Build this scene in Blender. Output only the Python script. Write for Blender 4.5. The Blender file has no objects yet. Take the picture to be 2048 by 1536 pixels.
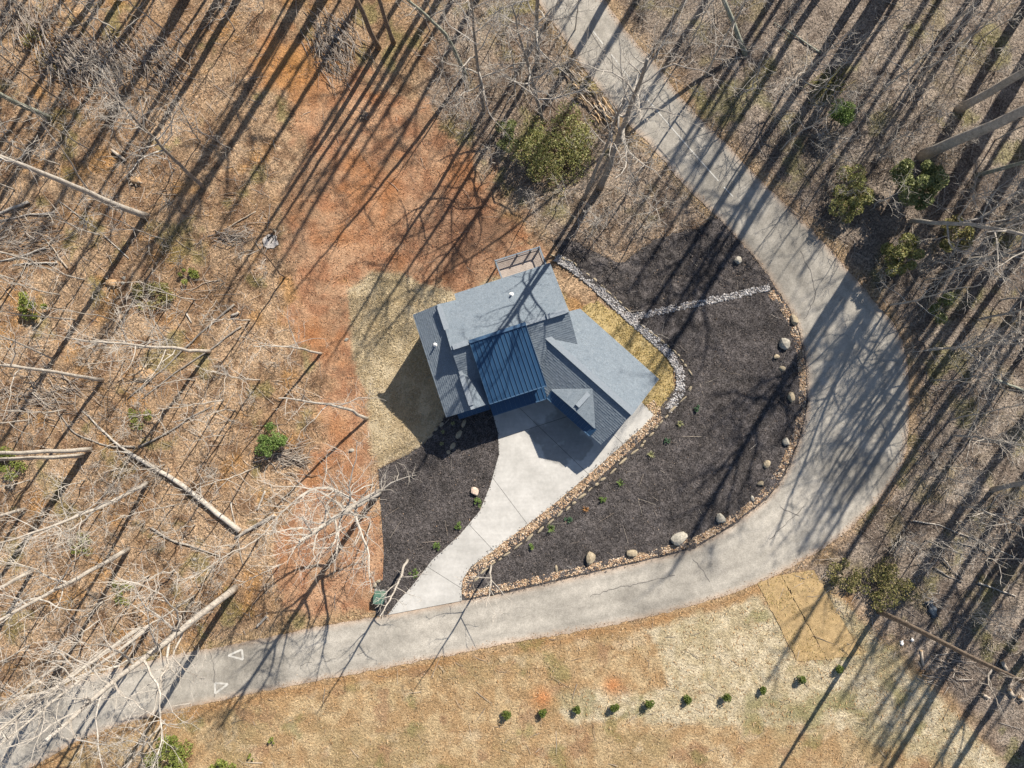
import bpy, bmesh, math, random
import numpy as np
from mathutils import Vector, Matrix
from mathutils.geometry import delaunay_2d_cdt

# ------------------------------------------------------------------ camera, sky, sun, exposure
SC = bpy.context.scene
COL = SC.collection
HC = 68.27          # height of the drone above the garage floor (metres)
PPM = 20.0          # photo pixels per metre at height 0
cam_d = bpy.data.cameras.new('camera')
cam_d.sensor_width = 36.0
cam_d.lens = 24.0
cam_d.clip_end = 3000.0
cam = bpy.data.objects.new('camera', cam_d)
cam.location = (0, 0, HC)
COL.objects.link(cam)
SC.camera = cam

SUN_EL, SUN_AZ = 37.5, 32.0      # elevation, degrees from +Y towards +X
w = bpy.data.worlds.new('World'); SC.world = w; w.use_nodes = True
wn = w.node_tree
bg = wn.nodes['Background']
sky = wn.nodes.new('ShaderNodeTexSky')
sky.sky_type = 'NISHITA'; sky.sun_disc = False
sky.sun_elevation = math.radians(SUN_EL); sky.sun_rotation = math.radians(SUN_AZ)
sky.altitude = 600
wn.links.new(sky.outputs[0], bg.inputs['Color'])
bg.inputs['Strength'].default_value = 0.07
sd = bpy.data.lights.new('sun', 'SUN'); sd.energy = 5.0; sd.angle = math.radians(0.5); sd.color = (1.0, 0.925, 0.81)
sun = bpy.data.objects.new('sun', sd); COL.objects.link(sun)
_e, _a = math.radians(SUN_EL), math.radians(SUN_AZ)
SUNV = Vector((math.sin(_a) * math.cos(_e), math.cos(_a) * math.cos(_e), math.sin(_e)))
sun.rotation_euler = (-SUNV).to_track_quat('-Z', 'Y').to_euler()
sun.location = SUNV * 120
vs = SC.view_settings
vs.view_transform = 'Standard'; vs.look = 'None'; vs.exposure = 0.68; vs.gamma = 1.0; vs.use_curve_mapping = False
SC.cycles.max_bounces = 5; SC.cycles.diffuse_bounces = 2; SC.cycles.glossy_bounces = 2

# ------------------------------------------------------------------ terrain
def sstep(a, b, x):
    t = np.clip((x - a) / (b - a), 0, 1)
    return t * t * (3 - 2 * t)
def T(x, y):
    q = -0.75 * x + 0.55 * y
    ww = 0.6 * x + 0.8 * y
    return -4.1 * sstep(2.0, 12.2, q) + 2.4 * sstep(11.5, 45.0, ww)
def ray(px, py, z):
    k = (HC - z) / HC / PPM
    return Vector(((px - 1024) * k, (768 - py) * k, z))
def at(px, py, dz=0.0):
    z = 0.0
    for _ in range(12):
        p = ray(px, py, z); z = float(T(p.x, p.y)) + dz
    return ray(px, py, z)

_rs = np.random.RandomState(7)
_LAT = _rs.rand(256, 256)
def vnoise(x, y):
    xi = np.floor(x).astype(int); yi = np.floor(y).astype(int)
    fx = x - xi; fy = y - yi
    fx = fx * fx * (3 - 2 * fx); fy = fy * fy * (3 - 2 * fy)
    g = lambda a, b: _LAT[a & 255, b & 255]
    return (g(xi, yi) * (1 - fx) + g(xi + 1, yi) * fx) * (1 - fy) + (g(xi, yi + 1) * (1 - fx) + g(xi + 1, yi + 1) * fx) * fy
def fbm(x, y, s=1.0, o=4):
    v = 0; a = 0.5; t = 0
    for i in range(o):
        v = v + a * vnoise(x * s + 17.3 * i, y * s + 5.1 * i); t += a; a *= 0.55; s *= 2.03
    return v / t

# ------------------------------------------------------------------ object helpers
def link(name, me, m=None, parent=None, smooth=False):
    o = bpy.data.objects.new(name, me); COL.objects.link(o)
    if m is not None and not me.materials: me.materials.append(m)
    if parent is not None: o.parent = parent
    if smooth:
        me.polygons.foreach_set('use_smooth', [True] * len(me.polygons))
    return o
def mesh(name, v, f):
    me = bpy.data.meshes.new(name); me.from_pydata([tuple(p) for p in v], [], f); me.update(); return me
def build(name, v, f, m, parent=None, smooth=False):
    return link(name, mesh(name, v, f), m, parent, smooth)
def tag(o, label, cat, group=None):
    o['label'] = label; o['category'] = cat
    if group: o['group'] = group
    return o
def thing(name, label, cat, loc=(0, 0, 0), rz=0.0, group=None):
    o = bpy.data.objects.new(name, None); COL.objects.link(o)
    o.location = loc; o.rotation_euler = (0, 0, rz); o.empty_display_size = 0.3
    return tag(o, label, cat, group)
def struct(o):
    o['kind'] = 'structure'; return o
def stuff(o):
    o['kind'] = 'stuff'; return o
def copy_tree(root, loc, rz=0.0, scale=1.0, label=None, group=None):
    r = root.copy(); COL.objects.link(r); r.location = loc; r.rotation_euler = (0, 0, rz); r.scale = (scale,) * 3
    if label: r['label'] = label
    if group: r['group'] = group
    for ch in root.children:
        c = ch.copy(); COL.objects.link(c); c.parent = r
    return r

class MB:
    """collects verts and faces"""
    def __init__(s): s.v = []; s.f = []
    def box(s, c, u, v, w_):
        c = Vector(c); b = len(s.v)
        for k in (-1, 1):
            for j in (-1, 1):
                for i in (-1, 1): s.v.append(c + u * i + v * j + w_ * k)
        s.f += [(b, b + 2, b + 3, b + 1), (b + 4, b + 5, b + 7, b + 6), (b, b + 1, b + 5, b + 4), (b + 2, b + 6, b + 7, b + 3), (b, b + 4, b + 6, b + 2), (b + 1, b + 3, b + 7, b + 5)]
    def bar(s, a, b_, wx, hz):
        a = Vector(a); b_ = Vector(b_); d = (b_ - a); L = d.length; d.normalize()
        up = Vector((0, 0, 1)); sd_ = d.cross(up)
        if sd_.length < 1e-4: sd_ = Vector((1, 0, 0))
        sd_.normalize(); up = sd_.cross(d)
        s.box((a + b_) / 2, d * L / 2, sd_ * wx / 2, up * hz / 2)
    def prism(s, top, dz):
        n = len(top); b = len(s.v)
        s.v += [Vector(p) for p in top] + [Vector((p[0], p[1], p[2] - dz)) for p in top]
        s.f.append(tuple(range(b, b + n))); s.f.append(tuple(range(b + 2 * n - 1, b + n - 1, -1)))
        for i in range(n):
            j = (i + 1) % n; s.f.append((b + i, b + n + i, b + n + j, b + j))
    def tube(s, pts, rad, n=5, cap=True):
        b = len(s.v); up = Vector((0.31, 0.17, 0.93)); m = len(pts)
        for i in range(m):
            d = (pts[min(i + 1, m - 1)] - pts[max(i - 1, 0)])
            if d.length < 1e-6: d = Vector((0, 0, 1))
            d.normalize()
            x = d.cross(up)
            if x.length < 0.05: x = d.cross(Vector((1, 0, 0)))
            x.normalize(); y = d.cross(x); r = rad[i]
            for k in range(n):
                a = 2 * math.pi * k / n
                s.v.append(pts[i] + x * (math.cos(a) * r) + y * (math.sin(a) * r))
        for i in range(m - 1):
            for k in range(n):
                k2 = (k + 1) % n
                s.f.append((b + i * n + k, b + i * n + k2, b + (i + 1) * n + k2, b + (i + 1) * n + k))
        if cap:
            s.f.append(tuple(b + k for k in range(n - 1, -1, -1))); e = b + (m - 1) * n
            s.f.append(tuple(e + k for k in range(n)))
    def rock(s, c, sx, sy, sz, rng, rot=None):
        """small octahedral stone"""
        b = len(s.v); a = rng.uniform(0, 6.28) if rot is None else rot
        ca, sa = math.cos(a), math.sin(a)
        for (x, y, z) in ((1, 0, 0), (0, 1, 0), (-1, 0, 0), (0, -1, 0), (0, 0, 1), (0, 0, -1)):
            x *= sx * rng.uniform(.75, 1.2); y *= sy * rng.uniform(.75, 1.2); z *= sz * rng.uniform(.8, 1.1)
            if z != 0: x += sx * rng.uniform(-.3, .3); y += sy * rng.uniform(-.3, .3)
            s.v.append(Vector((c[0] + x * ca - y * sa, c[1] + x * sa + y * ca, c[2] + z)))
        for i in range(4):
            j = (i + 1) % 4; s.f.append((b + i, b + j, b + 4)); s.f.append((b + j, b + i, b + 5))
    def leaf(s, c, sz, rng, flat=0.6, asp=0.5):
        b = len(s.v)
        n = Vector((rng.gauss(0, flat), rng.gauss(0, flat), 1)).normalized()
        u = n.cross(Vector((rng.uniform(-1, 1), rng.uniform(-1, 1), rng.uniform(-.3, .3))))
        if u.length < 1e-3: u = Vector((1, 0, 0))
        u.normalize(); v = n.cross(u)
        c = Vector(c); u = u * sz; v = v * sz * asp
        s.v += [c - u, c + v, c + u, c - v]
        s.f.append((b, b + 1, b + 2, b + 3))
    def obj(s, name, m, parent=None, smooth=False): return build(name, s.v, s.f, m, parent, smooth)

# ------------------------------------------------------------------ materials
def nt(name):
    m = bpy.data.materials.new(name); m.use_nodes = True
    t = m.node_tree; return m, t, t.nodes['Principled BSDF']
def nd(t, typ, **kw):
    n = t.nodes.new(typ)
    for k, v in kw.items():
        if k in n.inputs.keys() and not hasattr(n, k): n.inputs[k].default_value = v
        else: setattr(n, k, v)
    return n
def ramp(t, src, stops):
    r = t.nodes.new('ShaderNodeValToRGB'); e = r.color_ramp.elements
    while len(e) < len(stops): e.new(0.5)
    for i, (p, c) in enumerate(stops):
        e[i].position = p; e[i].color = (c, c, c, 1) if isinstance(c, (int, float)) else (*c, 1)
    t.links.new(src, r.inputs[0]); return r.outputs[0]
def mixc(t, mode, fac, a, b):
    n = t.nodes.new('ShaderNodeMix'); n.data_type = 'RGBA'; n.blend_type = mode
    for i, x in ((0, fac), (6, a), (7, b)):
        if isinstance(x, (int, float)): n.inputs[i].default_value = x
        elif isinstance(x, tuple): n.inputs[i].default_value = (*x, 1)
        else: t.links.new(x, n.inputs[i])
    return n.outputs[2]
def noise(t, scale, detail=4, rough=.6, vec=None):
    n = t.nodes.new('ShaderNodeTexNoise'); n.inputs['Scale'].default_value = scale; n.inputs['Detail'].default_value = detail; n.inputs['Roughness'].default_value = rough
    if vec is None:
        vec = t.nodes.new('ShaderNodeTexCoord').outputs['Object']
    t.links.new(vec, n.inputs['Vector']); return n.outputs['Fac']
def voro(t, scale, vec=None):
    n = t.nodes.new('ShaderNodeTexVoronoi'); n.inputs['Scale'].default_value = scale
    if vec is None: vec = t.nodes.new('ShaderNodeTexCoord').outputs['Object']
    t.links.new(vec, n.inputs['Vector']); return n
def bump(t, b, h, strength, dist):
    n = t.nodes.new('ShaderNodeBump'); n.inputs['Strength'].default_value = strength; n.inputs['Distance'].default_value = dist
    t.links.new(h, n.inputs['Height']); t.links.new(n.outputs[0], b.inputs['Normal'])
def surf(name, c1, c2, ns=1.0, vs_=0.0, vlo=.7, vhi=1.3, bs=0, bd=.03, rough=.9, spec=.2, ns2=None, n2=(.8, 1.2)):
    m, t, b = nt(name)
    c = ramp(t, noise(t, ns, 6, .62), [(.3, c1), (.7, c2)])
    if ns2: c = mixc(t, 'MULTIPLY', 1.0, c, ramp(t, noise(t, ns2, 5, .7), [(.3, n2[0]), (.7, n2[1])]))
    if vs_:
        v = voro(t, vs_); sep = t.nodes.new('ShaderNodeSeparateColor'); t.links.new(v.outputs['Color'], sep.inputs[0])
        c = mixc(t, 'MULTIPLY', 1.0, c, ramp(t, sep.outputs[0], [(0, vlo), (1, vhi)]))
    t.links.new(c, b.inputs['Base Color']); b.inputs['Roughness'].default_value = rough
    b.inputs['Specular IOR Level'].default_value = spec
    if bs: bump(t, b, noise(t, bs, 5, .7), 1.0, bd)
    return m
def island(name, cols, rough=.85, spec=.2, ns=0, trans=0, metal=0):
    """colour differs from piece to piece of one mesh (stones, leaves, shingles)"""
    m, t, b = nt(name)
    g = t.nodes.new('ShaderNodeNewGeometry')
    n = len(cols)
    c = ramp(t, g.outputs['Random Per Island'], [(i / max(1, n - 1), x) for i, x in enumerate(cols)])
    if ns: c = mixc(t, 'MULTIPLY', 1.0, c, ramp(t, noise(t, ns, 4, .6), [(.3, .7), (.7, 1.25)]))
    t.links.new(c, b.inputs['Base Color']); b.inputs['Roughness'].default_value = rough
    b.inputs['Specular IOR Level'].default_value = spec; b.inputs['Metallic'].default_value = metal
    if trans:
        out = t.nodes['Material Output']; tr = t.nodes.new('ShaderNodeBsdfTranslucent'); t.links.new(c, tr.inputs[0])
        mx = t.nodes.new('ShaderNodeMixShader'); mx.inputs[0].default_value = trans
        t.links.new(b.outputs[0], mx.inputs[1]); t.links.new(tr.outputs[0], mx.inputs[2]); t.links.new(mx.outputs[0], out.inputs['Surface'])
    return m

M = {}
M['asphalt'] = surf('asphalt', (.33, .305, .265), (.46, .425, .37), .13, 14, .84, 1.16, 25, .006, .88, .2, 1.1, (.78, 1.12))
m, t, b = nt('concrete')      # pale broom-finished concrete with damp stains in front of the garage
_tc = t.nodes.new('ShaderNodeTexCoord').outputs['Object']
_c = ramp(t, noise(t, .35, 6, .62, _tc), [(.3, (.44, .425, .395)), (.7, (.60, .58, .545))])
_c = mixc(t, 'MULTIPLY', 1.0, _c, ramp(t, noise(t, 3.0, 5, .7, _tc), [(.3, .88), (.7, 1.06)]))
_d = t.nodes.new('ShaderNodeVectorMath'); _d.operation = 'DISTANCE'; t.links.new(_tc, _d.inputs[0]); _d.inputs[1].default_value = (5.2, -5.6, 0)
_m = t.nodes.new('ShaderNodeMapRange'); t.links.new(_d.outputs['Value'], _m.inputs[0]); _m.inputs[1].default_value = 2.0; _m.inputs[2].default_value = 4.6; _m.inputs[3].default_value = .34; _m.inputs[4].default_value = 0
_s = t.nodes.new('ShaderNodeMath'); _s.operation = 'ADD'; t.links.new(noise(t, .55, 3, .5, _tc), _s.inputs[0]); t.links.new(_m.outputs[0], _s.inputs[1])
_c = mixc(t, 'MULTIPLY', 1.0, _c, ramp(t, _s.outputs[0], [(.70, 1.0), (.78, .62)]))
_oi = t.nodes.new('ShaderNodeObjectInfo'); _c = mixc(t, 'MULTIPLY', 1.0, _c, ramp(t, _oi.outputs['Random'], [(0, .90), (1, 1.03)]))
_mp = t.nodes.new('ShaderNodeMapping'); _mp.inputs['Rotation'].default_value = (0, 0, -.9); _mp.inputs['Scale'].default_value = (.25, 2.2, 1); t.links.new(_tc, _mp.inputs[0])
_c = mixc(t, 'MULTIPLY', 1.0, _c, ramp(t, noise(t, .8, 4, .6, _mp.outputs[0]), [(.35, .93), (.6, 1.01)]))
t.links.new(_c, b.inputs['Base Color']); b.inputs['Roughness'].default_value = .8; M['concrete'] = m
M['mulch'] = surf('mulch', (.042, .038, .037), (.105, .093, .090), .45, 15, .3, 1.9, 7, .09, .95, .1, 2.6, (.45, 1.5))
M['gravel_bed'] = surf('gravel_bed', (.26, .18, .11), (.44, .33, .22), 4, 12, .5, 1.4, 12, .03)
M['swale_bed'] = surf('swale_bed', (.22, .21, .20), (.40, .37, .35), 4, 12, .5, 1.4, 12, .03)
M['grass_gold'] = surf('grass_gold', (.36, .265, .115), (.50, .39, .20), 1.1, 18, .7, 1.3, 14, .03, .95, .1, 5, (.8, 1.15))
M['mat_tan'] = surf('mat_tan', (.36, .25, .125), (.50, .36, .19), .8, 20, .8, 1.2, 16, .03, .95, .1, 2.2, (.7, 1.15))
M['line_paint'] = surf('line_paint', (.42, .40, .36), (.68, .66, .61), 3, 0, 1, 1, 0, 0, .7)
M['crack'] = surf('crack', (.10, .095, .09), (.20, .185, .17), 2)
M['tar'] = surf('tar', (.035, .035, .035), (.06, .06, .06), 2, 0, 1, 1, 0, 0, .6)
M['gravel_tan'] = island('gravel_tan', [(.22, .13, .08), (.45, .30, .18), (.60, .46, .32), (.38, .22, .13), (.70, .60, .48), (.50, .34, .20)])
M['gravel_white'] = island('gravel_white', [(.16, .155, .16), (.46, .45, .45), (.32, .30, .29), (.64, .62, .61), (.40, .36, .34)])
M['stone'] = surf('stone', (.28, .225, .15), (.47, .40, .29), 2.5, 0, 1, 1, 8, .03, .9, .2, 9, (.75, 1.15))
M['stone_pale'] = surf('stone_pale', (.30, .275, .225), (.53, .49, .42), 2.0, 0, 1, 1, 6, .05, .9, .2, 7, (.6, 1.2))
M['stone_pink'] = surf('stone_pink', (.52, .38, .30), (.70, .56, .46), 2.5, 0, 1, 1, 7, .03, .9, .2, 7, (.75, 1.15))
M['bark_grey'] = surf('bark_grey', (.20, .175, .15), (.40, .36, .315), 2.2, 0, 1, 1, 14, .03, .95, .1, 9, (.7, 1.2))
M['bark_pale'] = surf('bark_pale', (.33, .295, .255), (.56, .515, .455), 2.0, 0, 1, 1, 14, .02, .95, .1, 8, (.75, 1.15))
M['bark_brown'] = surf('bark_brown', (.15, .115, .09), (.30, .235, .18), 2.2, 0, 1, 1, 14, .03, .95, .1, 9, (.7, 1.2))
M['bark_green'] = surf('bark_green', (.20, .21, .17), (.40, .41, .34), 1.8, 0, 1, 1, 14, .03, .95, .1, 8, (.7, 1.2))
M['dead_wood'] = surf('dead_wood', (.30, .24, .18), (.56, .48, .39), 2.4, 0, 1, 1, 14, .02, .95, .1, 8, (.7, 1.2))
M['cut_wood'] = surf('cut_wood', (.45, .30, .17), (.60, .44, .27), 5)
M['twig'] = island('twig', [(.16, .13, .11), (.34, .29, .24), (.50, .45, .39), (.26, .20, .16), (.42, .37, .32)])
M['litter'] = island('litter', [(.12, .08, .05), (.35, .225, .14), (.48, .34, .23), (.23, .14, .09), (.60, .48, .36), (.32, .21, .15)], trans=.15)
M['litter_grey'] = island('litter_grey', [(.10, .08, .065), (.26, .21, .17), (.40, .335, .275), (.18, .14, .11), (.52, .455, .385), (.28, .215, .18)], trans=.15)
M['leaf_dark'] = island('leaf_dark', [(.05, .07, .025), (.17, .205, .07), (.30, .325, .13), (.10, .125, .045), (.42, .43, .20), (.24, .26, .10)], .5, .4, trans=.3)
M['mulch_chip'] = island('mulch_chip', [(.025, .022, .022), (.07, .062, .06), (.13, .115, .11), (.045, .04, .038), (.20, .165, .145), (.09, .08, .078)])
M['leaf_olive'] = island('leaf_olive', [(.07, .08, .025), (.22, .235, .07), (.36, .36, .13), (.14, .15, .045), (.50, .48, .22), (.29, .29, .10), (.33, .22, .10)], .5, .4, trans=.3)
M['blade_gold'] = island('blade_gold', [(.26, .18, .06), (.44, .33, .14), (.56, .45, .24), (.34, .28, .10)], trans=.25)
M['blade_straw'] = island('blade_straw', [(.34, .26, .15), (.52, .42, .27), (.66, .56, .40), (.42, .34, .19)], trans=.25)
M['blade_tan'] = island('blade_tan', [(.26, .15, .07), (.46, .29, .15), (.60, .47, .30), (.38, .25, .13), (.54, .38, .22)], trans=.25)
M['blade_red'] = island('blade_red', [(.22, .10, .05), (.42, .22, .12), (.52, .33, .20), (.34, .16, .08)], trans=.2)
M['leaf_yellow'] = island('leaf_yellow', [(.10, .13, .025), (.20, .24, .05), (.30, .32, .08), (.15, .18, .04)], .6, .3, trans=.25)
M['leaf_box'] = island('leaf_box', [(.03, .055, .012), (.075, .11, .02), (.13, .17, .03), (.18, .21, .05)], .55, .3, trans=.2)
M['leaf_lime'] = island('leaf_lime', [(.07, .12, .03), (.16, .24, .06), (.26, .36, .11)], .55, .3, trans=.25)
M['leaf_blue'] = island('leaf_blue', [(.04, .09, .05), (.08, .15, .08), (.14, .22, .13)], .55, .3, trans=.2)
M['leaf_orange'] = island('leaf_orange', [(.30, .14, .05), (.48, .26, .10), (.38, .20, .08)], .6, .3, trans=.2)
M['leaf_pale'] = island('leaf_pale', [(.25, .26, .11), (.42, .42, .22), (.34, .33, .15)], .6, .3, trans=.2)
M['leaf_fern'] = island('leaf_fern', [(.10, .11, .035), (.20, .19, .065), (.30, .27, .11), (.38, .30, .16)], .7, .2, trans=.2)
M['shingle'] = island('shingle', [(.165, .20, .235), (.195, .23, .265), (.18, .215, .25), (.21, .245, .28)], .85, .25, 12)
M['ridge'] = surf('ridge', (.23, .265, .30), (.30, .335, .37), 6, 0, 1, 1, 20, .004, .8, .3)
M['metal_roof'] = surf('metal_roof', (.020, .062, .135), (.032, .085, .165), .5, 0, 1, 1, 0, 0, .42, .5)
M['metal_edge'] = surf('metal_edge', (.05, .10, .18), (.07, .13, .21), .5, 0, 1, 1, 0, 0, .35, .5)
M['siding'] = surf('siding', (.055, .085, .13), (.075, .105, .15), 1, 0, 1, 1, 0, 0, .7, .3)
M['trim_dark'] = surf('trim_dark', (.035, .05, .07), (.05, .065, .085), 1, 0, 1, 1, 0, 0, .5, .4)
M['foundation'] = surf('foundation', (.24, .23, .22), (.34, .33, .31), 1.5, 0, 1, 1, 10, .01)
M['pipe_white'] = surf('pipe_white', (.70, .70, .68), (.82, .82, .80), 2, rough=.5)
M['deck'] = surf('deck', (.36, .30, .26), (.50, .43, .38), 1.2, 0, 1, 1, 20, .004, .8, .2, 6, (.85, 1.1))
M['rail'] = surf('rail', (.16, .20, .24), (.22, .26, .30), 2, rough=.5, spec=.4)
M['glass'] = surf('glass', (.02, .03, .04), (.03, .04, .05), 1, rough=.08, spec=.6)
M['door'] = surf('door', (.10, .13, .17), (.13, .16, .20), 1, rough=.5)
M['green_box'] = surf('green_box', (.06, .13, .10), (.11, .20, .15), 3, rough=.5, spec=.4)
M['tarp'] = surf('tarp', (.018, .028, .045), (.045, .062, .085), 3, 0, 1, 1, 6, .05, .4, .5)
M['white_scrap'] = surf('white_scrap', (.6, .58, .56), (.8, .78, .76), 3)
M['ash'] = surf('ash', (.35, .32, .30), (.62, .58, .55), 5, 10, .6, 1.3, 8, .04)

# ------------------------------------------------------------------ outlines traced on the ground (photo pixels)
ROAD_IN = [(1040,-60),(1060,-25),(1086,21),(1123,70),(1165,135),(1206,185),(1248,240),(1284,273),(1321,315),(1362,364),(1402,402),(1438,439),(1482,486),(1519,528),(1541,561),(1580,619),(1596,658),(1611,712),(1616,800),(1606,857),(1583,922),(1562,961),(1536,996),(1467,1050),(1388,1097),(1284,1123),(1180,1146),(1024,1183),(924,1201),(780,1229),(741,1235),(642,1251),(590,1263),(512,1279),(404,1300),(325,1313),(182,1352),(65,1391),(0,1422),(-90,1465)]
ROAD_OUT = [(1178,-60),(1195,-25),(1240,47),(1284,99),(1318,133),(1360,193),(1414,250),(1451,284),(1493,331),(1536,375),(1570,408),(1622,457),(1666,504),(1723,572),(1765,621),(1796,660),(1815,718),(1819,800),(1817,860),(1811,902),(1808,930),(1762,995),(1718,1040),(1661,1089),(1575,1138),(1536,1159),(1440,1196),(1284,1238),(1154,1263),(1024,1285),(902,1310),(772,1336),(642,1360),(512,1385),(338,1422),(208,1459),(151,1482),(78,1527),(0,1572),(-90,1628)]
DRIVE = [(984,822),(996,865),(998,909),(981,969),(960,1021),(918,1071),(864,1120),(824,1172),(798,1200),(776,1229),(924,1201),(923,1175),(926,1157),(942,1133),(981,1105),(1024,1072),(1102,1013),(1190,938),(1258,878),(1310,832),(1282,803),(1200,740),(1060,740),(985,790)]
BED_R = [(924,1201),(922,1170),(930,1145),(981,1100),(1024,1070),(1102,1012),(1190,936),(1258,876),(1306,835),(1330,800),(1352,770),(1350,735),(1320,700),(1262,640),(1300,628),(1400,607),(1536,572),(1541,561)] + ROAD_IN[15:29]
BED_N = [(1104,480),(1135,478),(1165,492),(1205,512),(1240,528),(1262,512),(1300,484),(1340,468),(1400,457),(1428,436),(1438,439),(1482,486),(1519,528),(1541,561),(1536,572),(1400,607),(1300,628),(1262,640),(1215,592),(1160,552),(1128,515)]
BED_L = [(757,938),(818,907),(850,886),(884,842),(895,822),(960,800),(984,818),(996,865),(998,909),(981,969),(960,1021),(918,1071),(864,1120),(824,1172),(798,1200),(774,1230),(752,1232),(748,1165),(766,1160),(768,1100),(761,1000)]
LAWN_E = [(1150,640),(1168,612),(1195,603),(1226,622),(1276,664),(1318,700),(1344,738),(1349,774),(1332,804),(1310,832),(1282,803),(1230,760)]
MAT_A = [(1515,1166),(1561,1150),(1652,1319),(1594,1322)]
MAT_B = [(1562.5,1150),(1627,1140),(1722,1308),(1654,1319)]
CLAY = [(545,60),(640,70),(655,130),(760,170),(850,210),(945,310),(1000,400),(1085,500),(990,560),(905,590),(800,560),(700,560),(705,720),(738,800),(738,900),(757,940),(766,1160),(745,1235),(640,1245),(560,1210),(560,1040),(640,930),(655,760),(575,680),(580,570),(560,440),(600,300),(560,200),(505,120)]
STRAW = [(695,580),(735,545),(800,548),(910,590),(990,560),(1090,520),(1140,640),(1000,760),(890,842),(820,906),(757,938),(738,905),(736,800),(706,720)]
SOUTH = [(-200,1560)] + [(x, y + 4) for x, y in ROAD_OUT[::-1]][0:16] + [(1520,1165),(1620,1140),(1700,1210),(1760,1270),(1900,1400),(2010,1536),(2080,1640),(-200,1800)]
PALE = [(1290,1262),(1400,1222),(1520,1190),(1600,1330),(1500,1372),(1345,1388),(1310,1300)]
PALE2 = [(1120,1390),(1330,1380),(1600,1330),(1720,1300),(1640,1180),(1690,1200),(1780,1290),(1920,1430),(2030,1570),(1700,1460),(1300,1440),(1130,1450)]
RIGHTW = [(1000,-300),(1180,-200),(1250,50),(1420,250),(1640,480),(1800,660),(1830,800),(1815,930),(1660,1090),(1560,1145),(1700,1200),(1900,1400),(2060,1600),(2600,1600),(2600,-300)]
MIDW = [(990,-100),(1060,-40),(1205,190),(1440,440),(1300,480),(1240,530),(1130,515),(1060,460),(960,330),(850,200),(900,-100)]

def dens(poly, step, closed=True):
    out = []
    n = len(poly)
    for i in range(n if closed else n - 1):
        a = poly[i]; b = poly[(i + 1) % n]
        k = max(1, int(math.hypot(b[0] - a[0], b[1] - a[1]) / step))
        for j in range(k): out.append((a[0] + (b[0] - a[0]) * j / k, a[1] + (b[1] - a[1]) * j / k))
    if not closed: out.append(poly[-1])
    return out
def smooth_line(pts, it=2, closed=False):
    for _ in range(it):
        o = [] if closed else [pts[0]]
        n = len(pts)
        for i in range(n if closed else n - 1):
            a, b = pts[i], pts[(i + 1) % n]
            o += [(a[0] * .75 + b[0] * .25, a[1] * .75 + b[1] * .25), (a[0] * .25 + b[0] * .75, a[1] * .25 + b[1] * .75)]
        if not closed: o.append(pts[-1])
        pts = o
    return pts
def world_poly(poly, step=10):
    return [(p.x, p.y) for p in (at(x, y) for x, y in dens(poly, step))]
def sdist(P, X, Y):
    """signed distance (positive inside) of points to polygon P, in metres"""
    d = np.full(X.shape, 1e9); ins = np.zeros(X.shape, bool)
    n = len(P)
    for i in range(n):
        ax, ay = P[i]; bx, by = P[(i + 1) % n]
        ex, ey = bx - ax, by - ay
        L = ex * ex + ey * ey + 1e-12
        t = np.clip(((X - ax) * ex + (Y - ay) * ey) / L, 0, 1)
        d = np.minimum(d, np.hypot(X - ax - t * ex, Y - ay - t * ey))
        if ay != by:
            c = ((ay > Y) != (by > Y)) & (X < (bx - ax) * (Y - ay) / (by - ay) + ax)
            ins ^= c
    return np.where(ins, d, -d)
def inside(P, x, y):
    r = False; n = len(P)
    for i in range(n):
        ax, ay = P[i]; bx, by = P[(i + 1) % n]
        if (ay > y) != (by > y) and x < (bx - ax) * (y - ay) / (by - ay) + ax: r = not r
    return r
def pt_in_px(poly, px, py): return inside(poly, px, py)

ROAD_I = smooth_line(ROAD_IN, 2); ROAD_O = smooth_line(ROAD_OUT, 2)
ROAD_P = ROAD_I + ROAD_O[::-1]

# ------------------------------------------------------------------ ground: one sheet to the horizon
def axis(lo, hi, step):
    a = list(np.arange(lo, hi + 1e-6, step)); out = []; x = hi; s = step
    while x < 900: s *= 1.22; x += s; out.append(x)
    neg = []; x = lo; s = step
    while x > -900: s *= 1.22; x -= s; neg.append(x)
    return np.array(neg[::-1] + a + out)
gx = axis(-64, 60, .24); gy = axis(-46, 46, .24)
GX, GY = np.meshgrid(gx, gy)
fx, fy = GX.ravel(), GY.ravel()
gz = T(fx, fy)
near = (np.abs(fx) < 66) & (np.abs(fy) < 50)
hard = np.full(fx.shape, -9.0)
for P in (ROAD_P, DRIVE, BED_R, BED_N, BED_L, LAWN_E, MAT_A, MAT_B):
    WP = world_poly(P, 25)
    hard[near] = np.maximum(hard[near], sdist(WP, fx[near], fy[near]))
def soft(P, w0, wig=1.2, ws=.5, step=30):
    r = np.zeros(fx.shape); big = (np.abs(fx) < 140) & (np.abs(fy) < 110)
    d = sdist(world_poly(P, step), fx[big], fy[big]) + (fbm(fx[big] + 31, fy[big] - 11, ws, 5) - .5) * 2 * wig
    r[big] = sstep(-w0, w0, d); return r
m_clay = soft(CLAY, .7, 2.6, .55)
m_straw = soft(STRAW, .35, .7, .6)
m_south = soft(SOUTH, .6, .9)
m_pale = soft(PALE, .25, .9, .8); m_pale2 = soft(PALE2, .5, 1.4, .6)
m_right = soft(RIGHTW, 2.0, 1.5); m_mid = soft(MIDW, 1.6, 1.6)
n1 = fbm(fx, fy, .22, 5); n2 = fbm(fx + 50, fy + 80, .9, 4); n3 = fbm(fx - 70, fy + 20, 2.3, 3)
def C(*c): return np.array(c)[None, :]
def lerp(a, b, t): return a * (1 - t[:, None]) + b * t[:, None]
left = lerp(C(.31, .20, .118), C(.45, .315, .20), sstep(.3, .7, n1))
left = lerp(left, C(.20, .12, .072), sstep(.52, .7, n2) * .85)
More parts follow.
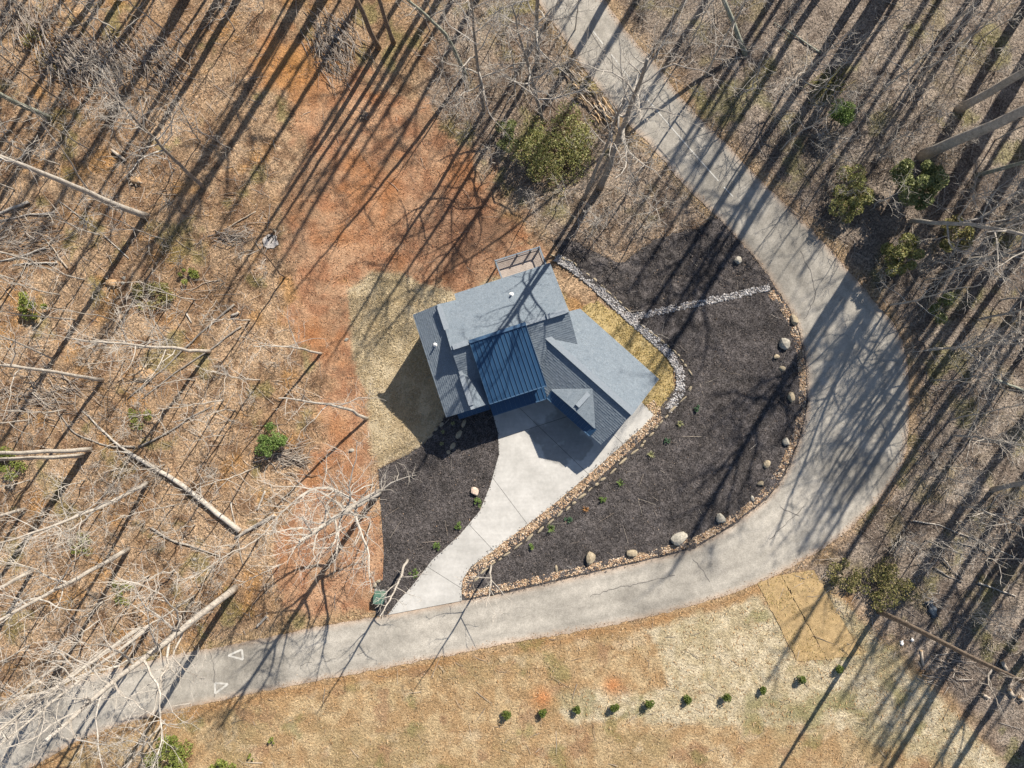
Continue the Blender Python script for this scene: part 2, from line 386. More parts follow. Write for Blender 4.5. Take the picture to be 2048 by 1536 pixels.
left = lerp(left, C(.40, .22, .085), sstep(.6, .75, fbm(fx + 150, fy + 33, .3, 5)) * .7)
right = lerp(C(.20, .160, .130), C(.34, .28, .226), sstep(.3, .7, n1))
right = lerp(right, C(.24, .20, .10), sstep(.6, .75, fbm(fx + 9, fy - 44, .4, 4)) * .5)
right = lerp(right, C(.13, .10, .08), sstep(.5, .7, n2) * .75)
col = lerp(left * np.ones((len(fx), 3)), right, np.maximum(m_right, m_mid * .75))
clay = lerp(C(.36, .185, .105), C(.50, .31, .19), sstep(.3, .7, n2))
clay = lerp(clay, C(.42, .18, .07), sstep(.5, .75, n1) * .6)
clay = lerp(clay, C(.30, .20, .125), sstep(.52, .7, fbm(fx + 211, fy - 60, .28, 5)) * .6)
# deeper orange bare earth at the head of the clearing, browner brushed soil on the slope by the house
_o = at(575, 130); ob = np.exp(-(((fx - _o.x) / 4.5) ** 2 + ((fy - _o.y) / 4.0) ** 2)); clay = lerp(clay, C(.50, .24, .07), ob * .7)
_o = at(930, 470); ob = np.exp(-(((fx - _o.x) / 5) ** 2 + ((fy - _o.y) / 5) ** 2)); clay = lerp(clay, C(.23, .13, .085), ob * .8)
col = lerp(col, clay, m_clay)
straw = lerp(C(.40, .31, .19), C(.56, .465, .315), sstep(.3, .7, n2))
straw = lerp(straw, C(.38, .295, .165), sstep(.52, .72, n1) * .6)
col = lerp(col, straw, m_straw)
south = lerp(C(.40, .265, .14), C(.50, .37, .215), sstep(.35, .65, n2))
south = lerp(south, C(.34, .25, .13), sstep(.5, .7, n1) * .8)
south = lerp(south, C(.58, .47, .32), .45 * sstep(.62, .74, fbm(fx + 13, fy - 5, .55, 5)))
south = lerp(south, C(.30, .17, .10), sstep(.6, .72, fbm(fx - 33, fy + 5, .5, 5)) * .6)
pale = lerp(C(.43, .36, .23), C(.57, .49, .345), sstep(.35, .65, fbm(fx, fy, 1.4, 4)))
pale = lerp(pale, C(.36, .30, .17), sstep(.55, .7, n1) * .7)
south = lerp(south, pale * 1.03, m_pale2 * .9); south = lerp(south, pale * 1.06, m_pale * .9)
for (px, py, r) in ((1085, 1395, 1.0), (1225, 1372, .9), (820, 1400, 0)):
    o_ = at(px, py); k = np.exp(-((fx - o_.x) ** 2 + (fy - o_.y) ** 2) / max(.01, r * r)) if r else 0 * fx
    south = lerp(south, C(.56, .24, .10), k * .85)
col = lerp(col, south, m_south)
# bare orange-brown shoulder worn along the outer road edge, dull leaf drift further up
RD = world_poly(ROAD_P, 25)
rd = np.full(fx.shape, -50.0); rd[near] = sdist(RD, fx[near], fy[near])
sh = sstep(-1.5, -.4, rd + (n2 - .5) * 1.6)
col = lerp(col, C(.36, .20, .09), sh * m_south * .85)
col = lerp(col, C(.44, .32, .18), sh * (1 - m_south) * (1 - m_right) * .5)
col = lerp(col, C(.40, .28, .18), sstep(-1.2, -.3, rd + (n3 - .5) * 1.2) * m_right * .7)
# moss and thin green
gm = sstep(.62, .74, fbm(fx + 90, fy + 9, .35, 5)) * (1 - m_clay) * (1 - m_straw)
col = lerp(col, C(.20, .19, .07), gm * .55)
speck = np.clip(1.0 - .62 * m_clay - .75 * m_straw - .45 * m_south, .2, 1)
rough_h = (fbm(fx, fy, .55, 3) - .5) * .30 * (1 - m_straw) * (1 - m_south * .6) + (fbm(fx + 3, fy + 8, 1.7, 3) - .5) * .16 * (1 - m_straw * .6)
gz = gz + np.where(near, rough_h * np.clip(-hard / 1.0, 0, 1), 0) - .16 * sstep(.0, .35, hard) + np.where(near, .006, 0)
V = np.stack([fx, fy, gz], 1)
nx, ny = len(gx), len(gy)
ii = (np.arange(ny - 1)[:, None] * nx + np.arange(nx - 1)[None, :]).ravel()
F = np.stack([ii, ii + 1, ii + nx + 1, ii + nx], 1)
gme = bpy.data.meshes.new('ground')
gme.vertices.add(len(V)); gme.vertices.foreach_set('co', V.ravel())
gme.loops.add(F.size); gme.loops.foreach_set('vertex_index', F.ravel().astype(np.int32))
gme.polygons.add(len(F)); gme.polygons.foreach_set('loop_start', np.arange(0, F.size, 4, dtype=np.int32)); gme.polygons.foreach_set('loop_total', np.full(len(F), 4, np.int32))
gme.update(); gme.validate()
ca = gme.color_attributes.new('cover', 'FLOAT_COLOR', 'POINT')
ca.data.foreach_set('color', np.concatenate([np.clip(col, 0, 1), speck[:, None]], 1).astype(np.float32).ravel())
gme.polygons.foreach_set('use_smooth', [True] * len(F))
m, t, b = nt('forest_floor')
an = t.nodes.new('ShaderNodeVertexColor'); an.layer_name = 'cover'
tc = t.nodes.new('ShaderNodeTexCoord').outputs['Object']
vo = voro(t, 8.5, tc); sp = t.nodes.new('ShaderNodeSeparateColor'); t.links.new(vo.outputs['Color'], sp.inputs[0])
s1 = ramp(t, sp.outputs[0], [(0, .55), (.5, .97), (1, 1.5)])
s2 = ramp(t, noise(t, 4.5, 5, .75, tc), [(.3, .45), (.5, 1.0), (.7, 1.4)])
s3 = ramp(t, noise(t, 17, 3, .7, tc), [(.3, .72), (.7, 1.28)])
full = mixc(t, 'MULTIPLY', 1.0, mixc(t, 'MULTIPLY', 1.0, s1, s2), s3)
half = mixc(t, 'MULTIPLY', 1.0, s3, ramp(t, noise(t, 6, 6, .75, tc), [(.28, .68), (.72, 1.3)]))
k = mixc(t, 'MIX', an.outputs['Alpha'], half, full)
t.links.new(mixc(t, 'MULTIPLY', 1.0, an.outputs['Color'], k), b.inputs['Base Color'])
b.inputs['Roughness'].default_value = .95; b.inputs['Specular IOR Level'].default_value = .1
bump(t, b, noise(t, 4.5, 6, .75, tc), 1.0, .22)
M['ground'] = m
struct(link('ground', gme, m))

# ------------------------------------------------------------------ sheets that follow the terrain
def sheet(name, poly, dz, m, step_px=8, grid=.55, ragged=0.0, hump=0.0, hs=2.0, parent=None, sm=True, thick=0.0):
    rng = random.Random(len(name) + len(poly))
    pp = dens(poly, step_px)
    if ragged: pp = [(x + rng.gauss(0, ragged), y + rng.gauss(0, ragged)) for x, y in pp]
    wp = [(q.x, q.y) for q in (at(x, y) for x, y in pp)]
    xs = [q[0] for q in wp]; ys = [q[1] for q in wp]
    X, Y = np.meshgrid(np.arange(min(xs), max(xs), grid), np.arange(min(ys), max(ys), grid))
    X = X.ravel() + (_rs.rand(X.size) - .5) * grid * .5; Y = Y.ravel() + (_rs.rand(Y.size) - .5) * grid * .5
    k = sdist(wp, X, Y) > grid * .45
    vv = [Vector(q) for q in wp] + [Vector((a, b_)) for a, b_ in zip(X[k], Y[k])]
    n = len(wp)
    r = delaunay_2d_cdt(vv, [], [list(range(n))], 1, 1e-5)
    co = np.array([(q.x, q.y) for q in r[0]])
    z = T(co[:, 0], co[:, 1]) + dz
    if hump:
        e = np.clip(sdist(wp, co[:, 0], co[:, 1]) / .4, 0, 1)
        z = z + hump * (fbm(co[:, 0] + 7, co[:, 1] + 3, hs, 3) - .35) * e
    fs = []
    for f in r[2]:
        a, b_, c_ = (co[i] for i in f[:3])
        if (b_[0] - a[0]) * (c_[1] - a[1]) - (b_[1] - a[1]) * (c_[0] - a[0]) < 0: f = list(f)[::-1]
        fs.append(tuple(f))
    return build(name, [(a[0], a[1], c_) for a, c_ in zip(co, z)], fs, m, parent, sm)

road = struct(sheet('road', ROAD_P, .03, M['asphalt'], 7, .4, .9))
# wheel tracks: how far each point of the road lies from its edge, worn and stained bands follow it
_me = road.data; _co = np.zeros(len(_me.vertices) * 3); _me.vertices.foreach_get('co', _co); _co = _co.reshape(-1, 3)
_dd = sdist(RD, _co[:, 0], _co[:, 1]); _wid = 3.0
_f = np.clip(_dd / _wid, 0, 1.6) + (fbm(_co[:, 0], _co[:, 1], .4, 3) - .5) * .10
_tr = 1 - .16 * np.exp(-((_f - .30) / .07) ** 2) - .13 * np.exp(-((_f - .78) / .08) ** 2) + .05 * np.exp(-((_f - .54) / .1) ** 2)
_edge = np.exp(-(_dd / .35) ** 2); _n = fbm(_co[:, 0] + 40, _co[:, 1] - 8, .12, 4)
_tr = _tr * (1 - .28 * sstep(.55, .72, _n)) * (1 + .10 * sstep(.5, .25, _n))
_cl = np.stack([_tr * (1 + .10 * _edge), _tr * (1 - .08 * _edge), _tr * (1 - .20 * _edge), np.ones(len(_tr))], 1)
_ca = _me.color_attributes.new('wear', 'FLOAT_COLOR', 'POINT'); _ca.data.foreach_set('color', _cl.astype(np.float32).ravel())
_t = M['asphalt'].node_tree; _b = _t.nodes['Principled BSDF']; _src = _b.inputs['Base Color'].links[0].from_socket
_vc = _t.nodes.new('ShaderNodeVertexColor'); _vc.layer_name = 'wear'; _t.links.new(mixc(_t, 'MULTIPLY', 1.0, _src, _vc.outputs['Color']), _b.inputs['Base Color'])
struct(sheet('mulch_bed', BED_R, .05, M['mulch'], 9, .25, .5, .26, 1.6))
struct(sheet('mulch_bed', BED_N, .05, M['mulch'], 9, .17, 1.6, .55, 1.9))
struct(sheet('mulch_bed', BED_L, .05, M['mulch'], 9, .33, .4, .10, 1.2))
struct(sheet('lawn', LAWN_E, .045, M['grass_gold'], 6, .3, 1.2, .08, 1.5))

# ---- road paint, cracks
def strip(name, pts, wpx, dz, m, parent, n_sub=3, rag=0.0, seed=1):
    rng = random.Random(seed)
    pts = dens(pts, 6, False)
    v = []; f = []
    for i, p in enumerate(pts):
        a = pts[max(0, i - 1)]; c_ = pts[min(len(pts) - 1, i + 1)]
        dx, dy = c_[0] - a[0], c_[1] - a[1]; L = math.hypot(dx, dy) or 1
        ox, oy = rng.gauss(0, rag), rng.gauss(0, rag)
        wv = wpx * (rng.uniform(.5, 1.2) if rag else 1)
        v.append(at(p[0] + ox - dy / L * wv / 2, p[1] + oy + dx / L * wv / 2, dz)); v.append(at(p[0] + ox + dy / L * wv / 2, p[1] + oy - dx / L * wv / 2, dz))
        if i: f.append((2 * i - 2, 2 * i - 1, 2 * i + 1, 2 * i))
    o = build(name, v, f, m, parent)
    return o
for pts in ([(1186, 62), (1206, 88)], [(1222, 108), (1262, 160)], [(1286, 188), (1330, 240), (1382, 300), (1437, 362)], [(1448, 374), (1466, 393)]):
    strip('lane_line', pts, 2.6, .042, M['line_paint'], road)
def tri_mark(A, B, Cc, wpx):
    for p, q in ((A, B), (B, Cc), (Cc, A)): strip('speed_hump_mark', [p, q], wpx, .043 + .001 * (p[0] % 3), M['line_paint'], road)
tri_mark((456, 1311), (484, 1299), (486, 1319), 4.0)
tri_mark((430, 1366), (456, 1368), (430, 1387), 4.0)
CR = [[(646,1323),(658,1322),(672,1316)],[(600,1330),(612,1327),(622,1324)],[(712,1310),(722,1305),(730,1304)],[(1180,1192),(1225,1178),(1290,1165),(1350,1150)],[(1385,1118),(1402,1137),(1420,1165)],[(1540,1080),(1566,1052),(1590,1030),(1608,1012)],[(1560,1015),(1600,1034)],[(1600,500),(1622,545),(1632,590),(1610,640)],[(418,1300),(428,1330),(430,1385),(428,1395)],[(300,1375),(330,1380),(350,1360)],[(1180,60),(1210,110),(1245,150)]]
for i, c_ in enumerate(CR): strip('road_crack', c_, 1.5, .041, M['crack'], road, rag=1.0, seed=i)

# ---- concrete drive: slabs between saw-cut joints
drive = thing('driveway', '', ''); del drive['label']; del drive['category']; struct(drive)
def clip_half(poly, a, n_, off):
    out = []; m_ = len(poly)
    for i in range(m_):
        p, q = poly[i], poly[(i + 1) % m_]
        dp = (p[0] - a[0]) * n_[0] + (p[1] - a[1]) * n_[1] - off; dq = (q[0] - a[0]) * n_[0] + (q[1] - a[1]) * n_[1] - off
        if dp >= 0: out.append(p)
        if dp * dq < 0:
            t_ = dp / (dp - dq); out.append((p[0] + (q[0] - p[0]) * t_, p[1] + (q[1] - p[1]) * t_))
    return out
cells = [dens(DRIVE, 12)]
# transverse joints follow the drive, each cutting every cell it meets
for (A, B) in (((985,955),(1075,1075)),((935,1045),(1010,1125)),((850,1130),(945,1190)),((990,880),(1235,800)),((1085,860),(1215,985)),((1150,800),(1260,900))):
    d_ = (B[0] - A[0], B[1] - A[1]); L = math.hypot(*d_); n_ = (-d_[1] / L, d_[0] / L)
    new = []
    for c_ in cells:
        p = clip_half(c_, A, n_, .35); q = clip_half(c_, A, (-n_[0], -n_[1]), .35)
        area = lambda P: abs(sum(P[i][0] * P[(i + 1) % len(P)][1] - P[(i + 1) % len(P)][0] * P[i][1] for i in range(len(P)))) / 2 if len(P) > 2 else 0
        if area(p) > 150 and area(q) > 150: new += [p, q]
        else: new.append(c_)
    cells = new
for c_ in cells: sheet('slab', c_, .09, M['concrete'], 14, .9, 0, parent=drive)
sheet('joint_bed', DRIVE, .075, M['tar'], 14, .9, 0, parent=drive)

# ---- gravel borders: a bed with loose stones on it, and set edging stones
def band(center, wpx):
    L = []; R = []
    for i, p in enumerate(center):
        a = center[max(0, i - 1)]; c_ = center[min(len(center) - 1, i + 1)]
        dx, dy = c_[0] - a[0], c_[1] - a[1]; l = math.hypot(dx, dy) or 1
        wv = wpx[i] if isinstance(wpx, list) else wpx
        L.append((p[0] - dy / l * wv / 2, p[1] + dx / l * wv / 2)); R.append((p[0] + dy / l * wv / 2, p[1] - dx / l * wv / 2))
    return L + R[::-1]
def gravel(name, poly, mbed, mst, dens_, size, dz, seed):
    rng = random.Random(seed)
    o = sheet(name + '_bed', poly, dz, mbed, 8, .45, .6); struct(o)
    wp = world_poly(poly, 10)
    xs = [q[0] for q in wp]; ys = [q[1] for q in wp]; mb = MB()
    n = int((max(xs) - min(xs)) * (max(ys) - min(ys)) * dens_)
    X = np.array([rng.uniform(min(xs), max(xs)) for _ in range(n)]); Y = np.array([rng.uniform(min(ys), max(ys)) for _ in range(n)])
    k = sdist(wp, X, Y) > -.04
    Z = T(X, Y)
    for x, y, z in zip(X[k], Y[k], Z[k]):
        s_ = size * rng.uniform(.55, 1.4)
        mb.rock((x, y, z + dz + s_ * .25), s_, s_ * rng.uniform(.6, 1), s_ * .6, rng)
    return stuff(tag(mb.obj(name, mst), '', ''))
DRIVE_G = smooth_line([(1300,806),(1318,828),(1306,845),(1264,885),(1196,945),(1108,1020),(1030,1078),(986,1112),(948,1140),(934,1162),(932,1188)], 2)
ROAD_G = smooth_line([(930,1190),(1024,1171),(1180,1135),(1284,1112),(1384,1087),(1460,1042),(1528,988),(1552,955),(1573,918),(1596,855),(1606,800),(1602,715),(1588,662),(1572,624),(1540,585)], 2)
SWALE = smooth_line([(1112,515),(1140,532),(1180,562),(1218,598),(1262,640),(1300,672),(1340,708),(1362,748),(1362,785),(1336,820)], 2)
SWALE2 = smooth_line([(1264,634),(1300,627),(1390,607),(1470,591),(1538,574)], 2)
g1 = gravel('gravel', band(DRIVE_G, 17), M['gravel_bed'], M['gravel_tan'], 75, .085, .075, 3)
g2 = gravel('gravel', band(ROAD_G, 13), M['gravel_bed'], M['gravel_tan'], 75, .085, .078, 4)
g3 = gravel('gravel', band(SWALE, 16), M['swale_bed'], M['gravel_white'], 65, .10, .082, 5)
g4 = gravel('gravel', band(SWALE2, 12), M['swale_bed'], M['gravel_white'], 65, .10, .086, 6)
for o, l in ((g1, 'tan river gravel strip along the concrete driveway'), (g2, 'tan river gravel strip along the inside of the road bend'), (g3, 'whitish gravel swale curving round the house lawn'), (g4, 'whitish gravel drain crossing the mulch to the road')):
    o['label'] = l; o['category'] = 'gravel'

# ---- stones
def rock_mesh(rng, name='boulder', sub=2, flat=.55, jag=.22):
    bm = bmesh.new(); bmesh.ops.create_icosphere(bm, subdivisions=sub, radius=1.0)
    cuts = [(Vector((rng.gauss(0, 1), rng.gauss(0, 1), rng.gauss(0, .8))).normalized(), rng.uniform(.55, .85)) for _ in range(9)]
    ox, oy = rng.uniform(0, 90), rng.uniform(0, 90)
    for v in bm.verts:
        p = v.co.copy()
        for n_, d_ in cuts:
            k_ = p.dot(n_) - d_
            if k_ > 0: p -= n_ * k_ * .85
        k_ = 1 + jag * (float(fbm(np.array([p.x * 1.3 + ox + p.z]), np.array([p.y * 1.3 + oy - p.z]), 1.5, 3)[0]) - .5)
        v.co = Vector((p.x * k_, p.y * k_, p.z * flat * k_))
    me = bpy.data.meshes.new(name); bm.to_mesh(me); bm.free(); return me
rg = random.Random(11)
def boulder(px, py, wx, wy, ang, label, mname='stone_pale', hz=.6):
    me = rock_mesh(rg, 'boulder'); p = at(px, py, .05 + .18 * min(wx, wy) / 20)
    o = link('boulder', me, M[mname]); o.location = p; o.scale = (wx / 40, wy / 40, (wx + wy) / 80 * hz / .55); o.rotation_euler = (0, 0, math.radians(ang))
    return tag(o, label, 'boulder', 'boulders in the mulch beds')
BL = [(1475,520,20,17,0,'round pale boulder alone in the upper mulch bed by the road','stone_pale'),
(1570,687,26,24,-40,'angular white boulder at the road edge just below the gravel drain','stone_pale'),
(1553,713,14,12,0,'small round tan rock beside the angular white boulder','stone'),
(1565,737,14,11,0,'small tan rock second below the angular white boulder','stone'),
(1588,640,16,26,20,'dark bluish rock on the gravel road edge at the drain mouth','stone'),
(1583,795,16,24,5,'upright narrow pale rock near the widest point of the road bend','stone'),
(1572,884,20,18,30,'pale tan boulder on the mulch edge below the narrow rock','stone_pale'),
(1533,929,20,14,50,'grey blocky rock in from the road, above the pair of small stones','stone'),
(1522,967,16,11,20,'flat oval tan rock at the lower right mulch edge','stone'),
(1505,998,8,15,15,'thin white upright stone near the lower right road gravel','stone_pale'),
(1442,1037,24,22,-35,'angular grey-white boulder at the lower right of the mulch bed','stone_pale'),
(1359,1077,37,29,15,'largest pitted pale boulder beside the lower road','stone_pale'),
(1263,1107,25,18,10,'smooth oval tan boulder left of the largest pitted boulder','stone'),
(1180,1117,26,28,-30,'wedge-shaped tan boulder third from the largest, by lower road','stone'),
(1113,1138,8,17,0,'small slim standing stone near the driveway end of the bed','stone'),
(950,983,18,22,10,'pinkish rounded boulder in the left mulch bed above a lime plant','stone_pink'),
(238,560,0,0,0,'','')]
for a in BL:
    if a[2]: boulder(a[0], a[1], a[2], a[3], a[4], a[5], a[6])
protos = [rock_mesh(rg, 'stone', 1, .5, .3) for _ in range(6)]
for me in protos: me.materials.append(M['stone'])
def edging(label, line, wpx, lpx, seed, mat='stone'):
    rng = random.Random(seed); root = thing('stone_edging', label, 'stone edging')
    acc = 0; pts = dens(line, 2, False)
    i = 0
    while i < len(pts) - 4:
        L = lpx * rng.uniform(.6, 1.5); j = min(len(pts) - 1, i + max(3, int(L / 2)))
        a, b_ = pts[i], pts[j]; c_ = ((a[0] + b_[0]) / 2 + rng.gauss(0, .8), (a[1] + b_[1]) / 2 + rng.gauss(0, .8))
        o = link('stone', rng.choice(protos), None, root)
        p = at(c_[0], c_[1], .10); o.location = p
        o.scale = (math.hypot(b_[0] - a[0], b_[1] - a[1]) / 40 * 1.08, wpx / 40 * rng.uniform(.75, 1.3), .30)
        o.rotation_euler = (rng.gauss(0, .1), rng.gauss(0, .1), -math.atan2(b_[1] - a[1], b_[0] - a[0]) + rng.gauss(0, .12))
        i = j + rng.choice((0, 1, 1, 2))
    return root
edging('low dry-laid stone edging between driveway gravel and main mulch bed', smooth_line([(1384,772),(1379,784),(1366,795),(1344,823),(1326,840),(1301,873),(1270,904),(1223,944),(1125,1025),(1046,1085),(1000,1117),(968,1142),(946,1166)], 2), 6.5, 18, 21)
edging('stone edging along the far side of the whitish gravel swale', smooth_line([(1096,510),(1118,512),(1146,524),(1190,560),(1228,595),(1266,628)], 2), 6, 13, 22)
edging('broken stone edging below the gravel drain, beside the curved swale', smooth_line([(1276,648),(1312,672),(1352,704),(1376,738),(1388,758)], 2), 6, 13, 23)
edging('two stone steps line in the shade left of the porch', smooth_line([(931,838),(925,855),(915,872),(908,890),(896,910)], 1), 12, 15, 24)
edging('low stones between shaded lawn and left mulch bed', smooth_line([(886,845),(874,858),(860,872),(846,885),(828,900)], 1), 8, 13, 25)
edging('three pale stones behind the green utility box', [(748,1176),(752,1160),(768,1156)], 7, 11, 26)

# ------------------------------------------------------------------ the house
EU, EV = Vector((.951, .309, 0)), Vector((-.309, .951, 0))      # along / across the main ridge
FU, FV = Vector((.747, -.665, 0)), Vector((.665, .747, 0))      # along / across the garage wing ridge
def hm(u, v, z): return EU * u + EV * v + Vector((0, 0, z))
def hw(u, v, z): return FU * u + FV * v + Vector((0, 0, z))
house = thing('house', 'blue-grey shingled house with dark metal roof panel and angled garage wing', 'house')

def clip3(poly, axis_, lim, keep_less):
    out = []; n = len(poly)
    for i in range(n):
        p, q = poly[i], poly[(i + 1) % n]
        dp = (lim - p[axis_]) if keep_less else (p[axis_] - lim)
        dq = (lim - q[axis_]) if keep_less else (q[axis_] - lim)
        if dp >= 0: out.append(p)
        if (dp > 0 and dq < 0) or (dp < 0 and dq > 0):
            t_ = dp / (dp - dq); out.append((p[0] + (q[0] - p[0]) * t_, p[1] + (q[1] - p[1]) * t_))
    return out
def roof_plane(pts, seed, course=.22, tab=.32, lift=.026, thick=.16):
    """a shingled plane: solid deck, then overlapping shingle courses broken into tabs"""
    P = [Vector(p) for p in pts]
    n = (P[1] - P[0]).cross(P[2] - P[0]).normalized()
    if n.z < 0: n = -n; P = P[::-1]
    down = Vector((n.x, n.y, 0)); down = (down - n * down.dot(n)).normalized()
    side = n.cross(down)
    o = P[0]
    d2 = [((p - o).dot(side), (p - o).dot(down)) for p in P]
    mb = MB(); mb.prism([p - n * .02 for p in P], thick); root = mb.obj('roof_plane', M['trim_dark'], house)
    rng = random.Random(seed); sh = MB()
    s0 = min(q[1] for q in d2); s1 = max(q[1] for q in d2); a0 = min(q[0] for q in d2); a1 = max(q[0] for q in d2)
    s = s1
    while s > s0:
        bnd = clip3(clip3(d2, 1, s, True), 1, s - course, False)
        if len(bnd) > 2:
            x = a0 - rng.uniform(0, tab)
            while x < a1:
                wv = tab * rng.choice((.6, .8, 1, 1.2))
                c_ = clip3(clip3(bnd, 0, x + wv, True), 0, x, False)
                if len(c_) > 2:
                    b0 = len(sh.v); lf = lift * rng.choice((.7, 1, 1, 1.35))
                    for (q0, q1) in c_:
                        k_ = (q1 - (s - course)) / course
                        sh.v.append(o + side * q0 + down * q1 + n * (lf * k_ + .004))
                    m_ = len(c_)
                    sh.f.append(tuple(range(b0, b0 + m_)))
                    low = [i for i in range(m_) if c_[i][1] > s - 1e-4]
                    for i in range(m_):
                        j = (i + 1) % m_
                        if i in low and j in low:
                            e = len(sh.v); sh.v += [sh.v[b0 + i] - n * (lf + .01), sh.v[b0 + j] - n * (lf + .01)]
                            sh.f.append((b0 + j, b0 + i, e, e + 1))
                x += wv
        s -= course
    stuff(sh.obj('shingles', M['shingle'], root))
    return root
def ridge_cap(a, b, wv=.34):
    mb = MB(); mb.bar(a + Vector((0, 0, .05)), b + Vector((0, 0, .03)), wv, .06); mb.obj('ridge_cap', M['ridge'], house)
def ridge_vent(a, b):
    mb = MB(); mb.bar(a + Vector((0, 0, .13)), b + Vector((0, 0, .16)), .46, .2); mb.obj('ridge_vent', M['ridge'], house)
def wall(fp, z0, z1):
    mb = MB(); mb.prism([(p.x, p.y, z1) for p in fp], z1 - z0); return mb.obj('wall', M['siding'], house)

# main block (ridge across), west cross gable, garage wing
RZ, EZ, NZ, WZ, WE = 5.9, 3.4, 4.75, 4.95, 3.0
VR = 4.84; SL = (RZ - EZ) / (9.83 - VR)
zN = lambda v: RZ - SL * abs(v - VR)
roof_plane([hm(-4.33, VR, RZ), hm(7.0, VR, RZ), hm(7.0, 9.83, EZ), hm(-2.58, 9.83, EZ), hm(-2.58, 9.17, zN(9.17)), hm(-4.33, 9.17, zN(9.17))], 1)
roof_plane([hm(-4.33, VR, RZ), hm(7.0, VR, RZ), hm(7.0, .6, zN(.6)), hm(-4.33, .6, zN(.6))], 2)
SN = (NZ - EZ) / 2.73
roof_plane([hm(-4.2, 9.17, NZ), hm(-6.93, 9.17, EZ), hm(-6.93, -1.1, EZ), hm(-4.2, -1.1, NZ)], 3)
roof_plane([hm(-4.2, 9.17, NZ), hm(-4.2, -1.1, NZ), hm(-1.6, -1.1, NZ - 2.6 * SN), hm(-1.6, 9.17, NZ - 2.6 * SN)], 4)
ridge_cap(hm(-4.3, VR, RZ), hm(7.0, VR, RZ)); ridge_cap(hm(-4.2, -1.1, NZ), hm(-4.2, 3.0, NZ)); ridge_cap(hm(-4.2, 6.6, NZ), hm(-4.2, 9.17, NZ))
ridge_vent(hm(-4.2, -.7, NZ), hm(-4.2, 2.2, NZ)); ridge_vent(hm(-4.2, 6.7, NZ), hm(-4.2, 8.9, NZ))
ridge_vent(hm(-4.1, VR, RZ), hm(-2.6, VR, RZ)); ridge_vent(hm(4.9, VR, RZ), hm(6.8, VR, RZ))
GR = 5.46; GSL = (WZ - WE) / 4.2; zG = lambda g: WZ - GSL * abs(g - GR)
roof_plane([hw(.06, 9.7, zG(9.7)), hw(10.2, 9.7, zG(9.7)), hw(10.2, GR, WZ), hw(-2.2, GR, WZ), hw(-1.0, 8.0, zG(8.0))], 5)
roof_plane([hw(-2.2, GR, WZ), hw(10.2, GR, WZ), hw(10.2, 1.33, zG(1.33)), hw(3.3, 1.33, zG(1.33)), hw(1.6, 2.2, zG(2.2))], 6)
ridge_cap(hw(-2.0, GR, WZ), hw(10.2, GR, WZ), .55)
# cross gable over the garage doors
CZ, CE, CG = 4.58, 3.46, 2.05
roof_plane([hw(5.9, CG, CZ), hw(5.9, 4.75, CZ), hw(3.15, 2.15, CE), hw(3.15, CG, CE)], 7)
roof_plane([hw(5.9, CG, CZ), hw(8.65, CG, CE), hw(8.65, 2.15, CE), hw(5.9, 4.75, CZ)], 8)
ridge_vent(hw(5.9, 2.5, CZ), hw(5.9, 4.1, CZ))
mb = MB(); q = [hw(3.25, CG + .18, CE - .1), hw(8.55, CG + .18, CE - .1), hw(5.9, CG + .18, CZ - .1)]
mb.v += q + [p - Vector((0, 0, 0)) + FV * .1 for p in q]; mb.f += [(0, 1, 2), (5, 4, 3), (0, 3, 4, 1), (1, 4, 5, 2), (2, 5, 3, 0)]
mb.obj('gable_wall', M['siding'], house)
# standing-seam metal: raised centre roof, porch roof, two awnings
def metal_roof(name, a, b, c_, d, n_seam, thick=.14):
    """a-b upper edge, d-c lower edge (corner points)"""
    mb = MB(); mb.prism([a, b, c_, d], thick); root = mb.obj(name, M['metal_roof'], house)
    nrm = (b - a).cross(d - a).normalized()
    if nrm.z < 0: nrm = -nrm
    for i in range(n_seam + 1):
        k_ = i / n_seam; p = a.lerp(b, k_); q_ = d.lerp(c_, k_)
        s = MB(); s.bar(p + nrm * .03, q_ + nrm * .03, .045, .075); s.obj('seam', M['metal_edge'], root)
    s = MB(); s.bar(d + nrm * .012 , c_ + nrm * .012, .10, .05); s.obj('eave_trim', M['metal_edge'], root)
    return root
MZ0, MZ1 = 6.14, 4.4
mr = metal_roof('metal_roof', hm(-2.5, 4.8, MZ0), hm(2.85, 4.8, MZ0), hm(3.02, -1.14, MZ1), hm(-2.56, -1.14, MZ1), 13)
s = MB(); s.bar(hm(-2.52, 4.85, MZ0 + .06), hm(2.9, 4.85, MZ0 + .06), .30, .10); s.obj('metal_ridge_cap', M['metal_edge'], mr)
for u_ in (-2.45, 2.85):      # cheek walls that carry the raised metal roof
    mb = MB(); A = [hm(u_, 4.7, 3.0), hm(u_, -.7, 3.0), hm(u_, -.7, MZ1 + .02), hm(u_, 4.7, MZ0 - .2)]
    mb.v += A + [p + EU * (.1 if u_ < 0 else -.1) for p in A]; mb.f += [(0, 1, 2, 3), (7, 6, 5, 4), (0, 4, 5, 1), (1, 5, 6, 2), (2, 6, 7, 3), (3, 7, 4, 0)]
    mb.obj('cheek_wall', M['siding'], house)
metal_roof('porch_roof', hm(-2.63, -.72, 3.45), hm(3.0, -.72, 3.45), hm(3.04, -2.36, 2.95), hm(-2.63, -2.32, 2.95), 12)
metal_roof('awning', hm(-5.85, -.85, 2.95), hm(-2.75, -.85, 2.95), hm(-2.75, -1.62, 2.6), hm(-5.85, -1.62, 2.6), 7)
metal_roof('garage_awning', hw(3.25, CG + .05, zG(CG) + .10), hw(8.85, CG + .05, zG(CG) + .10), hw(8.85, 1.22, zG(1.22) + .06), hw(3.35, 1.22, zG(1.22) + .06), 13)
